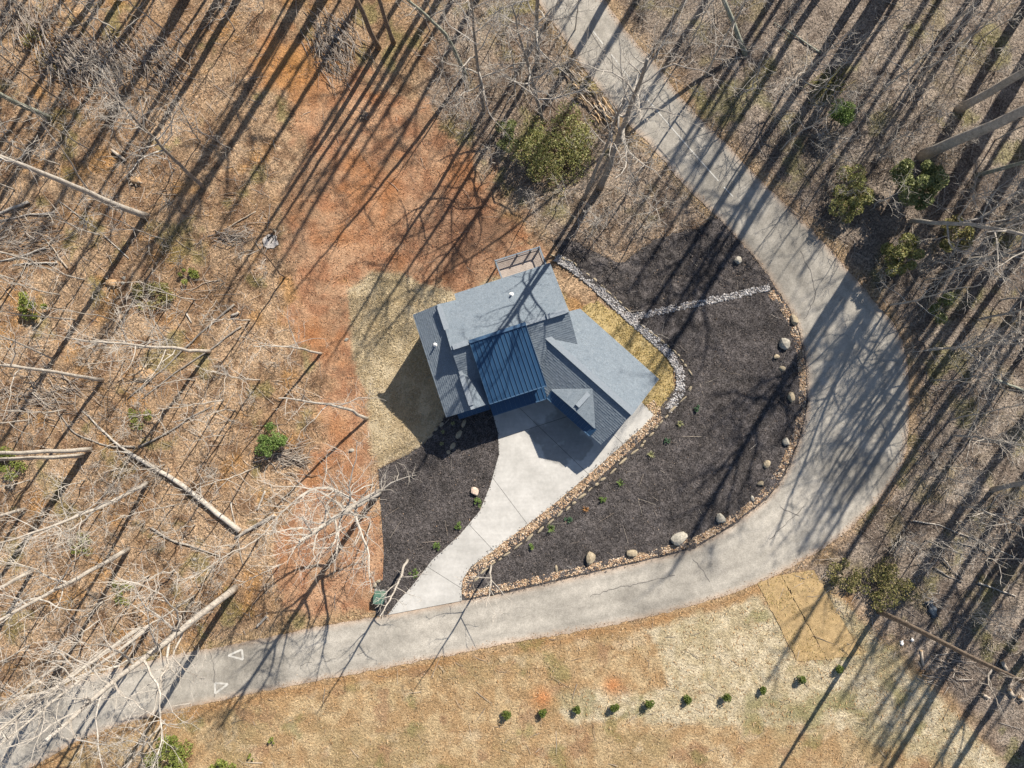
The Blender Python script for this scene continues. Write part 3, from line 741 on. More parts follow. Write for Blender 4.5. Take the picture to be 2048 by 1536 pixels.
# walls
wall([hm(-6.5, 8.75, 0), hm(-6.5, -.72, 0), hm(2.7, -.72, 0), hm(6.6, .5, 0), hm(6.6, 9.4, 0), hm(-2.3, 9.4, 0), hm(-2.3, 8.75, 0)], -4.2, 3.3)
wall([hw(.5, 9.25, 0), hw(9.85, 9.25, 0), hw(9.85, 2.3, 0), hw(2.2, 2.3, 0)], -1.5, 3.0)
def gable(a, b, top):
    mb = MB(); n_ = (b - a).cross(Vector((0, 0, 1))).normalized() * .05
    q = [a, b, top]; mb.v += [p + n_ for p in q] + [p - n_ for p in q]
    mb.f += [(0, 1, 2), (5, 4, 3), (0, 3, 4, 1), (1, 4, 5, 2), (2, 5, 3, 0)]; mb.obj('gable_wall', M['siding'], house)
gable(hm(-4.15, VR - 4.2, 3.3), hm(-4.15, VR + 4.2, 3.3), hm(-4.15, VR, RZ - .2))
gable(hm(6.6, VR - 4.2, 3.25), hm(6.6, VR + 4.6, 3.25), hm(6.6, VR, RZ - .2))
gable(hm(-6.5, 8.75, 3.3), hm(-1.9, 8.75, 3.3), hm(-4.2, 8.75, NZ - .2))
gable(hm(-6.5, -.72, 3.3), hm(-1.9, -.72, 3.3), hm(-4.2, -.72, NZ - .2))
gable(hw(9.85, 1.6, 2.95), hw(9.85, 9.25, 2.95), hw(9.85, GR, WZ - .2))
gable(hw(.5, 4.5, 2.95), hw(.5, 9.25, 2.95), hw(.5, GR, WZ - .3))
# openings, porch posts
def panel(name, c_, du, w_, h_, m_, parent=house, proud=.04):
    mb = MB(); nn = Vector((du.y, -du.x, 0)); mb.box(c_, du * w_ / 2, nn * proud, Vector((0, 0, h_ / 2))); return mb.obj(name, m_, parent)
for f_ in (4.55, 7.25):
    d_ = panel('garage_door', hw(f_, 2.28, 1.15), FU, 2.3, 2.1, M['door'])
    for k_ in range(4): panel('door_panel', hw(f_, 2.235, .38 + k_ * .52), FU, 2.2, .46, M['trim_dark'], d_, .02)
fd = panel('front_door', hm(.2, -.74, 1.1), EU, 1.0, 2.1, M['door']); panel('door_glass', hm(.2, -.79, 1.45), EU, .5, 1.1, M['glass'], fd, .01)
for (c_, du) in ((hm(-4.3, -.75, 1.3), EU), (hm(-6.53, 1.5, 1.2), EV), (hm(-6.53, 6.0, 1.2), EV), (hm(-4.5, 8.78, 1.2), EU), (hm(.3, 9.43, 1.2), EU), (hw(3.0, 9.28, 1.4), FU), (hw(6.5, 9.28, 1.4), FU), (hm(-1.5, -.75, 1.4), EU), (hm(.8, -.74, 3.95), EU)):
    f_ = panel('window', c_, du, 1.3, 1.3 if c_.z < 3 else .7, M['pipe_white'])
    panel('pane', c_, du, 1.16, 1.16 if c_.z < 3 else .56, M['glass'], f_, .05)
for u_ in (-2.45, .2, 2.85):
    mb = MB(); p = hm(u_, -2.1, 0); mb.bar(p + Vector((0, 0, -.3)), p + Vector((0, 0, 2.9)), .2, .2); mb.obj('porch_post', M['trim_dark'], house)
def vent_pipe(u, v, z):
    mb = MB(); p = hm(u, v, z); mb.tube([p - Vector((0, 0, .3)), p + Vector((0, 0, .42))], [.085, .085], 10)
    o = mb.obj('vent_pipe', M['pipe_white'], house)
    s = MB(); s.tube([p - Vector((0, 0, .02)), p + Vector((0, 0, .12))], [.26, .12], 10); s.obj('flashing', M['pipe_white'], o)
pv = ray(1023, 588, 4.9); vent_pipe(pv.dot(EU), pv.dot(EV), zN(pv.dot(EV)))
pv = ray(870, 689, 4.6); vent_pipe(pv.dot(EU), pv.dot(EV), EZ + SN * (pv.dot(EU) + 6.93))
# rear deck with railing
dk = thing('deck', 'small rear wooden deck with dark railing above the slope', 'deck')
DA, DB, DC, DD = ray(991, 525, .5), ray(1078, 498, .5), ray(1090, 530, .5), ray(1003, 557, .5)
u_ax = (DB - DA); v_ax = (DD - DA) * 1.35
nb = 15
for i in range(nb):
    k0, k1 = i / nb + .004, (i + 1) / nb - .004
    z = Vector((0, 0, .0)); a = DA + v_ax * k0; b_ = DA + v_ax * k1
    mb = MB(); mb.prism([a + z, a + u_ax + z, b_ + u_ax + z, b_ + z][::-1], .05); mb.obj('board', M['deck'], dk)
up = Vector((0, 0, 1))
def rail(a, b_, nm='railing'):
    r = MB(); r.bar(a + up * 1.0, b_ + up * 1.0, .13, .05); o = r.obj('railing', M['rail'], dk)
    r = MB(); r.bar(a + up * .12, b_ + up * .12, .05, .05); r.obj('bottom_rail', M['rail'], o)
    n_ = int((b_ - a).length / .14)
    for i in range(1, n_):
        p = a.lerp(b_, i / n_); s = MB(); s.bar(p + up * .14, p + up * .97, .022, .022); s.obj('baluster', M['rail'], o)
rail(DA, DB); rail(DA, DA + v_ax * .8); rail(DB, DB + v_ax * .8)
for p in (DA, DA.lerp(DB, .5), DA.lerp(DB, .8), DB, DA + v_ax * .8, DB + v_ax * .8):
    r = MB(); r.bar(Vector((p.x, p.y, float(T(p.x, p.y)) - .2)), p + up * 1.12, .14, .14); r.obj('post', M['rail'], dk)

# utility box with its stones
ub = thing('utility_box', 'green metal utility box at the foot of the driveway', 'utility box')
c_ = at(761, 1192, 0); mb = MB()
ux, uy = Vector((.99, -.1, 0)), Vector((.1, .99, 0))
mb.box(c_ + up * .40, ux * .50, uy * .52, up * .40); o = mb.obj('cabinet', M['green_box'], ub)
mb = MB(); mb.prism([c_ + ux * a + uy * b_ + up * z for a, b_, z in ((-.54, -.56, .86), (.54, -.56, .86), (.54, .3, .92), (-.54, .3, .92))], .07); mb.obj('lid', M['green_box'], ub)
mb = MB(); mb.box(c_ + up * .02, ux * .64, uy * .70, up * .05); mb.obj('pad', M['foundation'], ub)
mb = MB(); mb.box(c_ + up * .45 - uy * .54, ux * .05, uy * .02, up * .05); mb.obj('latch', M['trim_dark'], ub)

# ------------------------------------------------------------------ trees
def branch_pts(rng, p0, d, L, n, wob, lift):
    pts = [p0.copy()]; d = d.normalized(); p = p0.copy()
    for i in range(n):
        d = (d + Vector((rng.gauss(0, wob), rng.gauss(0, wob), rng.gauss(0, wob) + lift))).normalized()
        p = p + d * (L / n); pts.append(p)
    return pts
def limb_into(mb, rng, p0, d, L, r0, fine=1.0):
    n = max(4, int(L / .8)); pts = branch_pts(rng, p0, d, L, n, .20, .05)
    mb.tube(pts, [r0 * (1 - .82 * i / n) for i in range(n + 1)], 5, False)
    ns = max(3, int(L * 1.5 * fine))
    for k in range(ns):
        t_ = rng.uniform(.18, .98); i = min(n - 1, int(t_ * n)); q = pts[i].lerp(pts[i + 1], t_ * n - i)
        dd = (pts[i + 1] - pts[i]).normalized()
        s = Vector((rng.gauss(0, 1), rng.gauss(0, 1), rng.gauss(.15, .6))); s = (s - dd * s.dot(dd)).normalized()
        l2 = L * rng.uniform(.22, .5) * (1.15 - .6 * t_); r2 = max(.014, r0 * .42 * (1 - .6 * t_))
        m_ = max(3, int(l2 / .45)); pp = branch_pts(rng, q, dd * .75 + s, l2, m_, .24, .04)
        mb.tube(pp, [max(.011, r2 * (1 - .75 * j / m_)) for j in range(m_ + 1)], 4 if r2 > .03 else 3, False)
        for h in range(max(2, int(l2 * 2.6 * fine))):
            u = rng.uniform(.15, 1); j = min(m_ - 1, int(u * m_)); q2 = pp[j].lerp(pp[j + 1], u * m_ - j)
            d3 = (pp[j + 1] - pp[j]).normalized() * .7 + Vector((rng.gauss(0, .6), rng.gauss(0, .6), rng.gauss(.1, .5)))
            l3 = rng.uniform(.35, 1.1) * min(1.2, .4 + l2 / 3)
            p3 = branch_pts(rng, q2, d3, l3, 2, .25, .03)
            mb.tube(p3, [.013, .011, .007], 3, False)
def tree_parts(rng, path, r0, root, mtrunk, mlimb, start=.5, nl=9, ll=5.5, fine=1.0, taper=.7, fork=None):
    n = len(path) - 1
    mb = MB(); rad = [r0 * (1 - taper * (i / n) ** 1.1) for i in range(n + 1)]; rad[0] *= 1.25
    mb.tube(path, rad, 9, True); mb.obj('trunk', M[mtrunk], root, True)
    az = rng.uniform(0, 6.28)
    for k in range(nl):
        t_ = start + (.98 - start) * (k + rng.uniform(.1, .9)) / nl
        i = min(n - 1, int(t_ * n)); q = path[i].lerp(path[i + 1], t_ * n - i)
        az += 2.4 + rng.gauss(0, .4); el = rng.uniform(.15, .75) + .5 * t_ * t_
        d = Vector((math.cos(az) * math.cos(el), math.sin(az) * math.cos(el), math.sin(el)))
        L = ll * rng.uniform(.65, 1.25) * (1.2 - .65 * (t_ - start) / (1 - start))
        lb = MB(); limb_into(lb, rng, q, d, L, max(.03, rad[i] * rng.uniform(.38, .6)), fine); lb.obj('limb', M[mlimb], root, False)
def trunk_path(rng, base, lean, H, n=14, wob=.05, bend=None):
    pts = []; wx = wy = 0
    for i in range(n + 1):
        t_ = i / n; h = H * t_
        wx += rng.gauss(0, wob) * (t_ > .08); wy += rng.gauss(0, wob) * (t_ > .08)
        bx = by = 0
        if bend: bx, by = bend[0] * math.sin(t_ * 3.14), bend[1] * math.sin(t_ * 3.14)
        pts.append(Vector((base.x + lean[0] * h + wx + bx, base.y + lean[1] * h + wy + by, base.z - .15 + h)))
    return pts
def px_tree(base, way, H, r0, label, mt='bark_grey', ml='bark_pale', seed=1, name='bare_tree', group='leafless trees of the woods', **kw):
    """a tree standing at a photo pixel, its trunk leaning so that it passes over another one"""
    rng = random.Random(seed); B = at(*base)
    best = min((( (ray(way[0], way[1], B.z + h) - B).xy.length, h) for h in np.arange(1.0, H, .25)))
    h = best[1]; P = ray(way[0], way[1], B.z + h); lean = ((P.x - B.x) / h, (P.y - B.y) / h)
    root = thing(name, label, 'tree', (B.x, B.y, B.z), 0, group)
    path = [p - B for p in trunk_path(rng, B, lean, H, wob=kw.pop('wob', .06), bend=kw.pop('bend', None))]
    tree_parts(rng, path, r0, root, mt, ml, **kw)
    return root
TR = [
# woods on the left, bases and lean as photographed
((100,236),(0,187),24,.27,'mossy bare trunk leaning out through the upper left edge','bark_green','bark_grey',{}),
((292,432),(0,326),27,.33,'long pale straight trunk slanting across the left below the cut log','bark_pale','bark_pale',{'start':.72}),
((406,374),(225,190),20,.20,'grey tree with forked fan-shaped crown in the upper left','bark_grey','bark_pale',{'start':.45,'nl':16,'ll':6,'fine':1.3}),
((130,208),(30,135),15,.10,'thin curved sapling between the mossy trunk and the brush heap','bark_brown','bark_pale',{'nl':6,'ll':3}),
((177,382),(90,262),12,.09,'slender pale sapling just above the long straight trunk','bark_pale','bark_pale',{'nl':5,'ll':2.5}),
((205,760),(0,738),21,.20,'pale trunk lying toward the left edge, left of the root mound','bark_pale','bark_pale',{'nl':10}),
((420,703),(150,680),19,.19,'pale tree leaning left above the root mound, twiggy crown','bark_pale','bark_pale',{'nl':15,'ll':5.5,'start':.3,'fine':1.2}),
((735,838),(560,800),15,.17,'pale tree rooted on the clay beside the straw lawn, leaning left','bark_pale','bark_pale',{'nl':8,'ll':4,'start':.4,'bend':(0,.5)}),
((643,707),(505,688),13,.13,'thin pale double-stemmed tree on the clay right of the fallen poles','bark_pale','bark_pale',{'nl':7,'ll':3.5,'start':.35}),
((757,985),(600,1085),22,.33,'thick pale tree touching the corner of the left mulch bed','bark_pale','bark_pale',{'nl':18,'ll':7.5,'start':.28,'fine':1.2}),
((470,1177),(325,1290),30,.36,'largest pale tree, its crown spread over the lower left road','bark_pale','bark_pale',{'nl':16,'ll':9,'start':.34,'fine':.95}),
((294,966),(105,1040),23,.20,'pale slightly curved tree below the fallen trunk at left','bark_pale','bark_pale',{'nl':14,'ll':6,'start':.35,'fine':1.2,'bend':(.3,-.6)}),
((257,1098),(0,1240),25,.24,'straight pale trunk left of the largest lower left tree','bark_pale','bark_pale',{'nl':14,'ll':6.5,'start':.4,'fine':1.2}),
((64,1142),(0,1174),20,.21,'tan trunk at the left edge below the green patch','bark_pale','bark_grey',{}),
((282,1254),(110,1370),24,.21,'upper one of two close parallel trunks beside the lower road','bark_pale','bark_pale',{'nl':13,'ll':6,'start':.4,'fine':1.0}),
((300,1252),(95,1400),23,.19,'lower one of two close parallel trunks beside the lower road','bark_pale','bark_pale',{'nl':13,'ll':6,'start':.4,'fine':1.0}),
((182,899),(0,906),24,.24,'upper of two close pale trunks running out at the left edge','bark_pale','bark_pale',{'start':.6}),
((165,911),(0,923),22,.22,'lower of two close pale trunks running out at the left edge','bark_pale','bark_pale',{'start':.6}),
((50,1018),(0,1030),20,.17,'stubby pale trunk at left edge between green patch and curved tree','bark_pale','bark_grey',{}),
((107,719),(0,671),15,.10,'thin pale stem above the pale trunk at the left edge','bark_pale','bark_pale',{'nl':7,'ll':3.5}),
((569,555),(505,487),12,.09,'thin brown sapling at the left rim of the clay clearing','bark_brown','bark_pale',{'nl':5,'ll':2.5}),
((748,970),(682,1008),7.5,.075,'thin bent white sapling just above the thick pale tree','bark_pale','bark_pale',{'nl':4,'ll':1.6,'bend':(-.3,.5)}),
((741,1043),(726,1130),8.5,.055,'whippy white sapling on the clay below the thick pale tree','bark_pale','bark_pale',{'nl':5,'ll':1.4}),
((692,1053),(612,1098),8,.06,'forked white sapling beside the thick pale tree trunk','bark_pale','bark_pale',{'nl':5,'ll':2}),
((815,1120),(757,1236),13,.14,'small pale tree over the green utility box beside the driveway','bark_pale','bark_pale',{'nl':8,'ll':2.6,'start':.35,'bend':(.15,.1)}),
((982,1131),(977,1192),12,.105,'small pale tree at the gravel tip between driveway and road','bark_pale','bark_pale',{'nl':8,'ll':3,'start':.3,'fine':.8}),
((448,800),(400,808),13,.08,'slim sapling standing near the bright green shrub at left','bark_pale','bark_pale',{'nl':8,'ll':3,'start':.2}),
((520,1075),(430,1130),16,.10,'slim pale tree amid tangled branches left of thick pale tree','bark_pale','bark_pale',{'nl':9,'ll':4,'start':.3}),
((390,1190),(300,1250),17,.11,'slim tree above the two parallel trunks','bark_pale','bark_pale',{'nl':9,'ll':4,'start':.3}),
((150,640),(90,630),14,.09,'thin tree behind the lime bush at far left','bark_pale','bark_pale',{'nl':8,'ll':3.6,'start':.3}),
((60,520),(0,505),16,.11,'thin tree at the left edge among fallen poles','bark_pale','bark_pale',{'nl':8,'ll':4,'start':.3}),
((230,640),(180,630),11,.07,'wiry sapling left of the mossy green patch','bark_pale','bark_pale',{'nl':7,'ll':3,'start':.25}),
((250,175),(200,110),16,.10,'wiry sapling beside the brush heap, upper left','bark_grey','bark_pale',{'nl':8,'ll':3.6,'start':.3}),
((400,285),(372,240),10,.07,'wiry sapling left of the clay head, upper left','bark_grey','bark_pale',{'nl':8,'ll':3,'start':.2}),
# top edge
((757,96),(712,0),27,.27,'left one of the twin straight trunks at the top edge','bark_brown','bark_grey',{'start':.6}),
((787,86),(757,0),26,.23,'right one of the twin straight trunks at the top edge','bark_brown','bark_grey',{'start':.6}),
((932,152),(838,58),19,.22,'dark mossy trunk arching left toward the twin trunks','bark_green','bark_grey',{'start':.5,'bend':(.9,1.0)}),
((968,222),(952,110),24,.20,'grey tree with pale spreading crown left of evergreen shrub','bark_grey','bark_pale',{'start':.25,'nl':16,'ll':6.5,'fine':1.2}),
((1088,248),(1052,130),22,.20,'tree rising from behind the large evergreen shrub','bark_grey','bark_pale',{'start':.25,'nl':16,'ll':6.5,'fine':1.2}),
((1074,132),(1074,10),25,.25,'upright grey tree at the top, left edge of the upper road','bark_grey','bark_pale',{'start':.25,'nl':16,'ll':6.5,'fine':1.2}),
((1200,376),(1262,210),27,.33,'big grey tree crossing over the upper road beside the log pile','bark_grey','bark_pale',{'start':.5,'nl':15,'ll':6.5,'fine':1.1}),
((1150,470),(1180,420),7,.06,'small bare tree above the stone edging behind the house','bark_pale','bark_pale',{'start':.15,'nl':9,'ll':3}),
((1290,440),(1330,400),8,.07,'small bare tree with arching boughs above the mulch','bark_pale','bark_pale',{'start':.15,'nl':9,'ll':3.4}),
((1492,108),(1450,0),25,.22,'dark trunk at the top edge right of the upper road','bark_green','bark_grey',{'start':.55}),
# right woods
((1918,218),(2048,146),31,.40,'thickest grey trunk at the upper right edge','bark_pale','bark_pale',{'start':.56,'nl':10,'ll':6.5}),
((1845,312),(2048,216),34,.52,'long mottled trunk just below the thickest one, upper right','bark_pale','bark_pale',{'start':.5,'nl':14,'ll':7.5}),
((1955,350),(2048,324),22,.20,'dark mossy trunk second below the thickest one, upper right','bark_green','bark_pale',{}),
((2010,428),(2048,412),22,.25,'short visible trunk at right edge right of evergreen shrubs','bark_grey','bark_pale',{}),
((1822,441),(1960,470),20,.21,'curved pale tree with wide white crown beside the bend','bark_pale','bark_pale',{'start':.22,'nl':17,'ll':7.5,'fine':1.0,'bend':(.3,.9)}),
((1930,520),(2040,505),21,.20,'pale tree whose branches tangle below the curved one','bark_pale','bark_pale',{'start':.25,'nl':13,'ll':7,'fine':1.0}),
((1985,980),(2048,966),20,.25,'leaning white trunk at the right edge across from the boulders','bark_pale','bark_pale',{'start':.6}),
((1757,1222),(2046,1366),26,.27,'tall smooth trunk at the tip of the straw, lower right','bark_brown','bark_grey',{'start':.6,'wob':.02}),
((1780,610),(1860,590),13,.10,'slim pale tree at the outer edge of the bend','bark_pale','bark_pale',{'start':.2,'nl':10,'ll':4}),
((1830,160),(1900,100),16,.10,'wiry pale sapling above the thickest right trunk','bark_pale','bark_pale',{'start':.2,'nl':10,'ll':4}),
((1690,235),(1760,190),9,.07,'small bare tree beside the lone cedar shrub','bark_pale','bark_pale',{'start':.15,'nl':9,'ll':3.2}),
((1410,150),(1450,80),14,.11,'many-branched grey tree on the right shoulder of the upper road','bark_pale','bark_pale',{'start':.2,'nl':12,'ll':5}),
((1340,60),(1370,0),15,.11,'grey tree at the top edge, right shoulder of upper road','bark_pale','bark_pale',{'start':.2,'nl':11,'ll':5}),
((1900,840),(1960,830),12,.08,'wiry sapling in the right woods level with the boulders','bark_pale','bark_pale',{'start':.2,'nl':9,'ll':3.5}),
((1960,690),(2030,680),14,.09,'thin tree at right below the wide white crown','bark_pale','bark_pale',{'start':.2,'nl':10,'ll':4}),
]
for i, (b_, wy_, H, r0, lab, mt, ml, kw) in enumerate(TR): px_tree(b_, wy_, H, r0, lab, mt, ml, 100 + i, **dict(kw))

px_tree((1168,398),(1215,285),24,.20,'second, slimmer grey trunk just left of the big grey tree','bark_grey','bark_pale',404,start=.6,nl=9,ll=4)
for i, (b_, wy_, H, lab) in enumerate((((1880,545),(1965,520),17,'pale bushy-crowned tree right of the tangled evergreen'),((1955,640),(2040,620),17,'pale bushy-crowned tree at the right edge above the mossy log'),((1850,700),(1930,692),14,'pale bushy-crowned tree on the outer verge of the bend'),((1985,455),(2048,432),16,'pale bushy-crowned tree right of the yellowish evergreen'),((1765,180),(1835,120),14,'pale bushy-crowned tree right of the lone cedar shrub'),((1885,60),(1940,15),16,'pale bushy-crowned tree near the top right corner'),((1570,180),(1620,130),12,'pale bushy-crowned tree above the straight of the upper road'),((1925,1010),(2000,1030),13,'pale bushy-crowned tree left of the leaning white trunk'),((1905,870),(1975,880),12,'pale bushy-crowned tree level with the widest bend'))):
    px_tree(b_, wy_, H, .12, lab, 'bark_pale', 'bark_pale', 420 + i, start=.18, nl=13, ll=4.4, fine=1.05)
px_tree((118,1330),(20,1395),22,.16,'pale tree with tangled crown over the left end of the road','bark_pale','bark_pale',401,start=.3,nl=12,ll=5.5,fine=1.0)
px_tree((205,1300),(100,1385),20,.14,'pale tree between the parallel trunks and the road end','bark_pale','bark_pale',402,start=.3,nl=11,ll=5,fine=1.0)
px_tree((330,1440),(270,1510),15,.12,'pale tree on the lower verge beside the green bottom left bush','bark_pale','bark_pale',403,start=.2,nl=16,ll=5,fine=1.3)
# taller trees whose trunks stand outside the picture and whose shadows cross it
def proto_tree(seed, H, r0, nl, ll, start):
    rng = random.Random(seed); root = thing('bare_tree', 'tall leafless tree standing outside the picture, seen by its shadow', 'tree', (0, 0, 0), 0, 'trees beyond the picture edge')
    tree_parts(rng, trunk_path(rng, Vector((0, 0, 0)), (rng.gauss(0, .02), rng.gauss(0, .02)), H, wob=.08), r0, root, 'bark_grey', 'bark_pale', start=start, nl=nl, ll=ll, fine=.8)
    return root
PT = [proto_tree(900 + i, *a) for i, a in enumerate(((31, .42, 8, 4.5, .66), (28, .32, 9, 4.5, .56), (34, .50, 11, 6, .62), (25, .20, 7, 3.5, .55)))]
used = [False] * 4
rf = random.Random(5)
def put_tree(px, py, k=None, s=1.0):
    k = rf.randrange(4) if k is None else k
    p = at(px, py); rz = rf.uniform(0, 6.28)
    if not used[k]:
        used[k] = True; PT[k].location = p; PT[k].rotation_euler = (0, 0, rz); PT[k].scale = (s, s, s); return
    copy_tree(PT[k], p, rz, s)
# where each shadow enters the frame at the top, and how far beyond it the tree stands
for (x, d, k) in ((73,260,1),(150,420,3),(224,230,1),(255,160,0),(279,300,3),(312,340,3),(375,260,1),(414,180,3),(443,90,0),(572,240,3),(600,150,2),(613,320,3),(640,200,0),(690,380,1),(800,330,1),(880,260,0),(960,420,2),(1136,200,1),(1170,330,3),(1224,150,0),(1300,420,2),(1390,300,1),(1585,260,1),(1648,160,0),(1762,120,2),(1801,240,1),(1880,380,0),(1976,170,0),(2005,330,3)):
    put_tree(x + .5 * d, -.866 * d - 12, k, rf.uniform(.9, 1.1))
for (x, y, k) in ((2085,60,0),(2160,-60,2),(2110,200,1),(2200,150,0),(2130,300,2),(2250,330,1),(2095,420,0),(2210,600,0),(2090,640,1),(2240,760,0),(2180,900,0),(2090,1040,2),(2150,1110,1),(2220,1010,3),(2110,1210,0),(2190,1290,2),(2300,480,0),(2290,900,1),(2100,1400,1),(2080,-40,2),(2330,200,2),(2360,640,2),(2300,1120,0),(2240,1200,2),(2070,330,1),(2330,760,1),(1738,-40,2),(1792,-35,2),(2200,40,2),(2260,-120,0),(2380,380,2)):
    put_tree(x, y, k, rf.uniform(.9, 1.1))
# slender saplings filling the woods
def sapling_proto(seed, H, nl):
    rng = random.Random(seed); root = thing('sapling', 'slender sapling', 'tree')
    tree_parts(rng, trunk_path(rng, Vector((0, 0, 0)), (rng.gauss(0, .06), rng.gauss(0, .06)), H, wob=.10), .07, root, 'bark_pale', 'bark_pale', start=.2, nl=nl, ll=2.8, fine=1.1)
    return root
SP = [sapling_proto(950, 9, 9), sapling_proto(951, 11, 9), sapling_proto(952, 7, 8)]; SU = [False] * 3
def put_sapling(px, py, k, lab, grp):
    p = at(px, py); rz = rf.uniform(0, 6.28); s = rf.uniform(.8, 1.25)
    if not SU[k]:
        SU[k] = True; o = SP[k]; o.location = p; o.rotation_euler = (0, 0, rz); o.scale = (s, s, s); o['label'] = lab; o['group'] = grp
    else: copy_tree(SP[k], p, rz, s, lab, grp)
for (x, y) in ((40,120),(330,60),(470,60),(310,250),(180,300),(60,310),(350,340),(455,300),(30,380),(200,470),(330,480),(120,590),(30,680),(310,680),(390,600),(500,640),(130,820),(330,820),(450,870),(520,760),(60,960),(210,1010),(350,1010),(430,960),(130,1150),(200,1240),(60,1290),(350,1140),(560,1130),(470,1090),(120,1060),(390,760),(30,560),(90,700),(170,560),(250,720),(330,620),(60,840),(170,960),(250,1030),(330,930),(390,1050),(300,1150),(180,1080),(90,1210),(430,1130),(500,940),(470,820),(250,420),(120,330),(380,130),(230,60)):
    put_sapling(x, y, rf.randrange(3), 'slender pale sapling in the left woods', 'saplings of the left woods')
for (x, y) in ((1560,60),(1620,200),(1720,90),(1760,300),(1860,130),(1960,80),(1990,280),(1560,300),(1640,330),(1920,400),(1850,560),(2000,600),(1900,700),(1870,760),(2010,780),(1940,880),(1880,960),(2020,1060),(1960,1220),(1850,1080),(1480,190),(1380,90),(1740,420)):
    put_sapling(x, y, rf.randrange(3), 'slender pale sapling in the right woods', 'saplings of the right woods')
for (x, y) in ((860,60),(900,190),(1000,60),(1030,180),(1150,60),(1120,400),(1250,400),(1060,420),(990,330)):
    put_sapling(x, y, rf.randrange(3), 'slender pale sapling left of the upper road', 'saplings left of the upper road')
rq = random.Random(19)
for _ in range(8):
    put_tree(rq.uniform(2075, 2620), rq.uniform(-450, 1150), rq.choice((0, 1, 2, 2, 0)), rq.uniform(.9, 1.15))
for x_ in list(range(40, 960, 74)) + list(range(1420, 2060, 110)):
    d = rq.uniform(60, 520); put_tree(x_ + rq.uniform(-25, 25) + .53 * d, -.848 * d - 14, rq.choice((0, 0, 1, 2)), rq.uniform(.9, 1.1))
for (x, y, k) in ((-40,90,0),(-60,260,1),(-30,420,3),(-50,600,2),(-70,800,1),(-40,980,0),(-60,1130,3),(-50,1300,1)):
    put_tree(x, y, k, rf.uniform(.9, 1.1))

# ------------------------------------------------------------------ shrubs and plants
def shrub(name, px, py, wpx, hm_, label, leaf, n, size, cat='shrub', seed=1, group=None, hole=.45, stems=5, blobs=9, br=(.17, .36), sp=.86):
    """leafy shrub: many small leaves in uneven clumps on woody stems"""
    rng = random.Random(seed); B = at(px, py); R = wpx / 40.0
    root = thing(name, label, cat, B, 0, group)
    cl = []
    for _ in range(blobs):
        a = rng.uniform(0, 6.28); r = R * math.sqrt(rng.random()) * sp
        cl.append((Vector((math.cos(a) * r, math.sin(a) * r, hm_ * rng.uniform(.35, .85) * (1 - .45 * r / R))), R * rng.uniform(*br)))
    mb = MB()
    for _ in range(n):
        c_, rr = rng.choice(cl)
        d = Vector((rng.gauss(0, 1), rng.gauss(0, 1), rng.gauss(.25, .8))).normalized() * rr * (hole + (1 - hole) * rng.random() ** .5)
        p = c_ + d
        if p.z < .05: p.z = .05 + rng.random() * .1
        mb.leaf(p, size * rng.uniform(.6, 1.3), rng, .8, .5)
    mb.obj('foliage', M[leaf], root)
    for k in range(stems):
        c_, rr = cl[k % len(cl)]; s = MB()
        s.tube([Vector((rng.gauss(0, .05), rng.gauss(0, .05), -.1)), c_ * .5 + Vector((rng.gauss(0, .06), rng.gauss(0, .06), 0)), c_], [max(.012, R * .03), max(.01, R * .02), .008], 5, False)
        s.obj('stem', M['bark_brown'], root)
    return root
shrub('evergreen_shrub', 1118, 306, 178, 2.7, 'large broad-leaved evergreen shrub beside the log pile at the upper road', 'leaf_olive', 9000, .12, seed=2, blobs=52, stems=9)
shrub('evergreen_shrub', 1022, 275, 70, 2.2, 'small evergreen clump left of the large evergreen shrub', 'leaf_dark', 2380, 0.098, seed=3, blobs=9)
shrub('cedar_shrub', 1664, 240, 62, 3.2, 'lone fresh green cedar shrub in the upper right woods', 'leaf_lime', 3200, .09, seed=4, blobs=14, br=(.3, .45), sp=.6)
shrub('evergreen_shrub', 1690, 395, 100, 2.6, 'wide evergreen shrub, left of two beside the upper bend', 'leaf_olive', 4420, 0.112, seed=5, blobs=14)
shrub('evergreen_shrub', 1800, 385, 96, 6.5, 'tall dark evergreen, right of two beside the upper bend', 'leaf_dark', 8840, 0.128, seed=6, blobs=20)
shrub('evergreen_shrub', 1790, 520, 90, 4.5, 'evergreen tangled beneath white branches at the bend', 'leaf_olive', 4420, 0.120, seed=7, blobs=14)
shrub('evergreen_shrub', 1895, 480, 80, 3.0, 'yellowish evergreen under the curved pale tree', 'leaf_fern', 1600, .14, seed=8, blobs=11)
shrub('evergreen_shrub', 1870, 620, 60, 3.5, 'leafy evergreen below the wide white crown', 'leaf_dark', 2040, 0.112, seed=18, blobs=9)
shrub('young_pine', 552, 884, 80, 2.6, 'bright lime-green young pine near the clay edge at left', 'leaf_lime', 3000, .10, seed=9, blobs=18)
shrub('lime_bush', 72, 612, 66, 2.0, 'lime-green bush at far left, upper of the green patches', 'leaf_yellow', 1500, .11, seed=10, blobs=9)
shrub('fern_patch', 308, 590, 86, 1.0, 'low mossy green thicket left of the clearing', 'leaf_fern', 1500, .11, seed=11, blobs=16)
shrub('fern_patch', 378, 552, 44, .9, 'small mossy tuft beside the low green thicket', 'leaf_yellow', 600, .10, seed=12, blobs=9)
shrub('lime_bush', 26, 925, 72, 2.0, 'lime-green bush under the two trunks at the left edge', 'leaf_yellow', 1600, .11, seed=13, blobs=11)
shrub('lime_bush', 348, 1512, 104, 2.2, 'green leafy bush at the bottom left beyond the road', 'leaf_yellow', 3200, .12, seed=14, blobs=16)
shrub('lime_bush', 452, 1520, 60, 1.3, 'low yellow-green bush right of the bottom left bush', 'leaf_yellow', 1100, .11, seed=15, blobs=9)
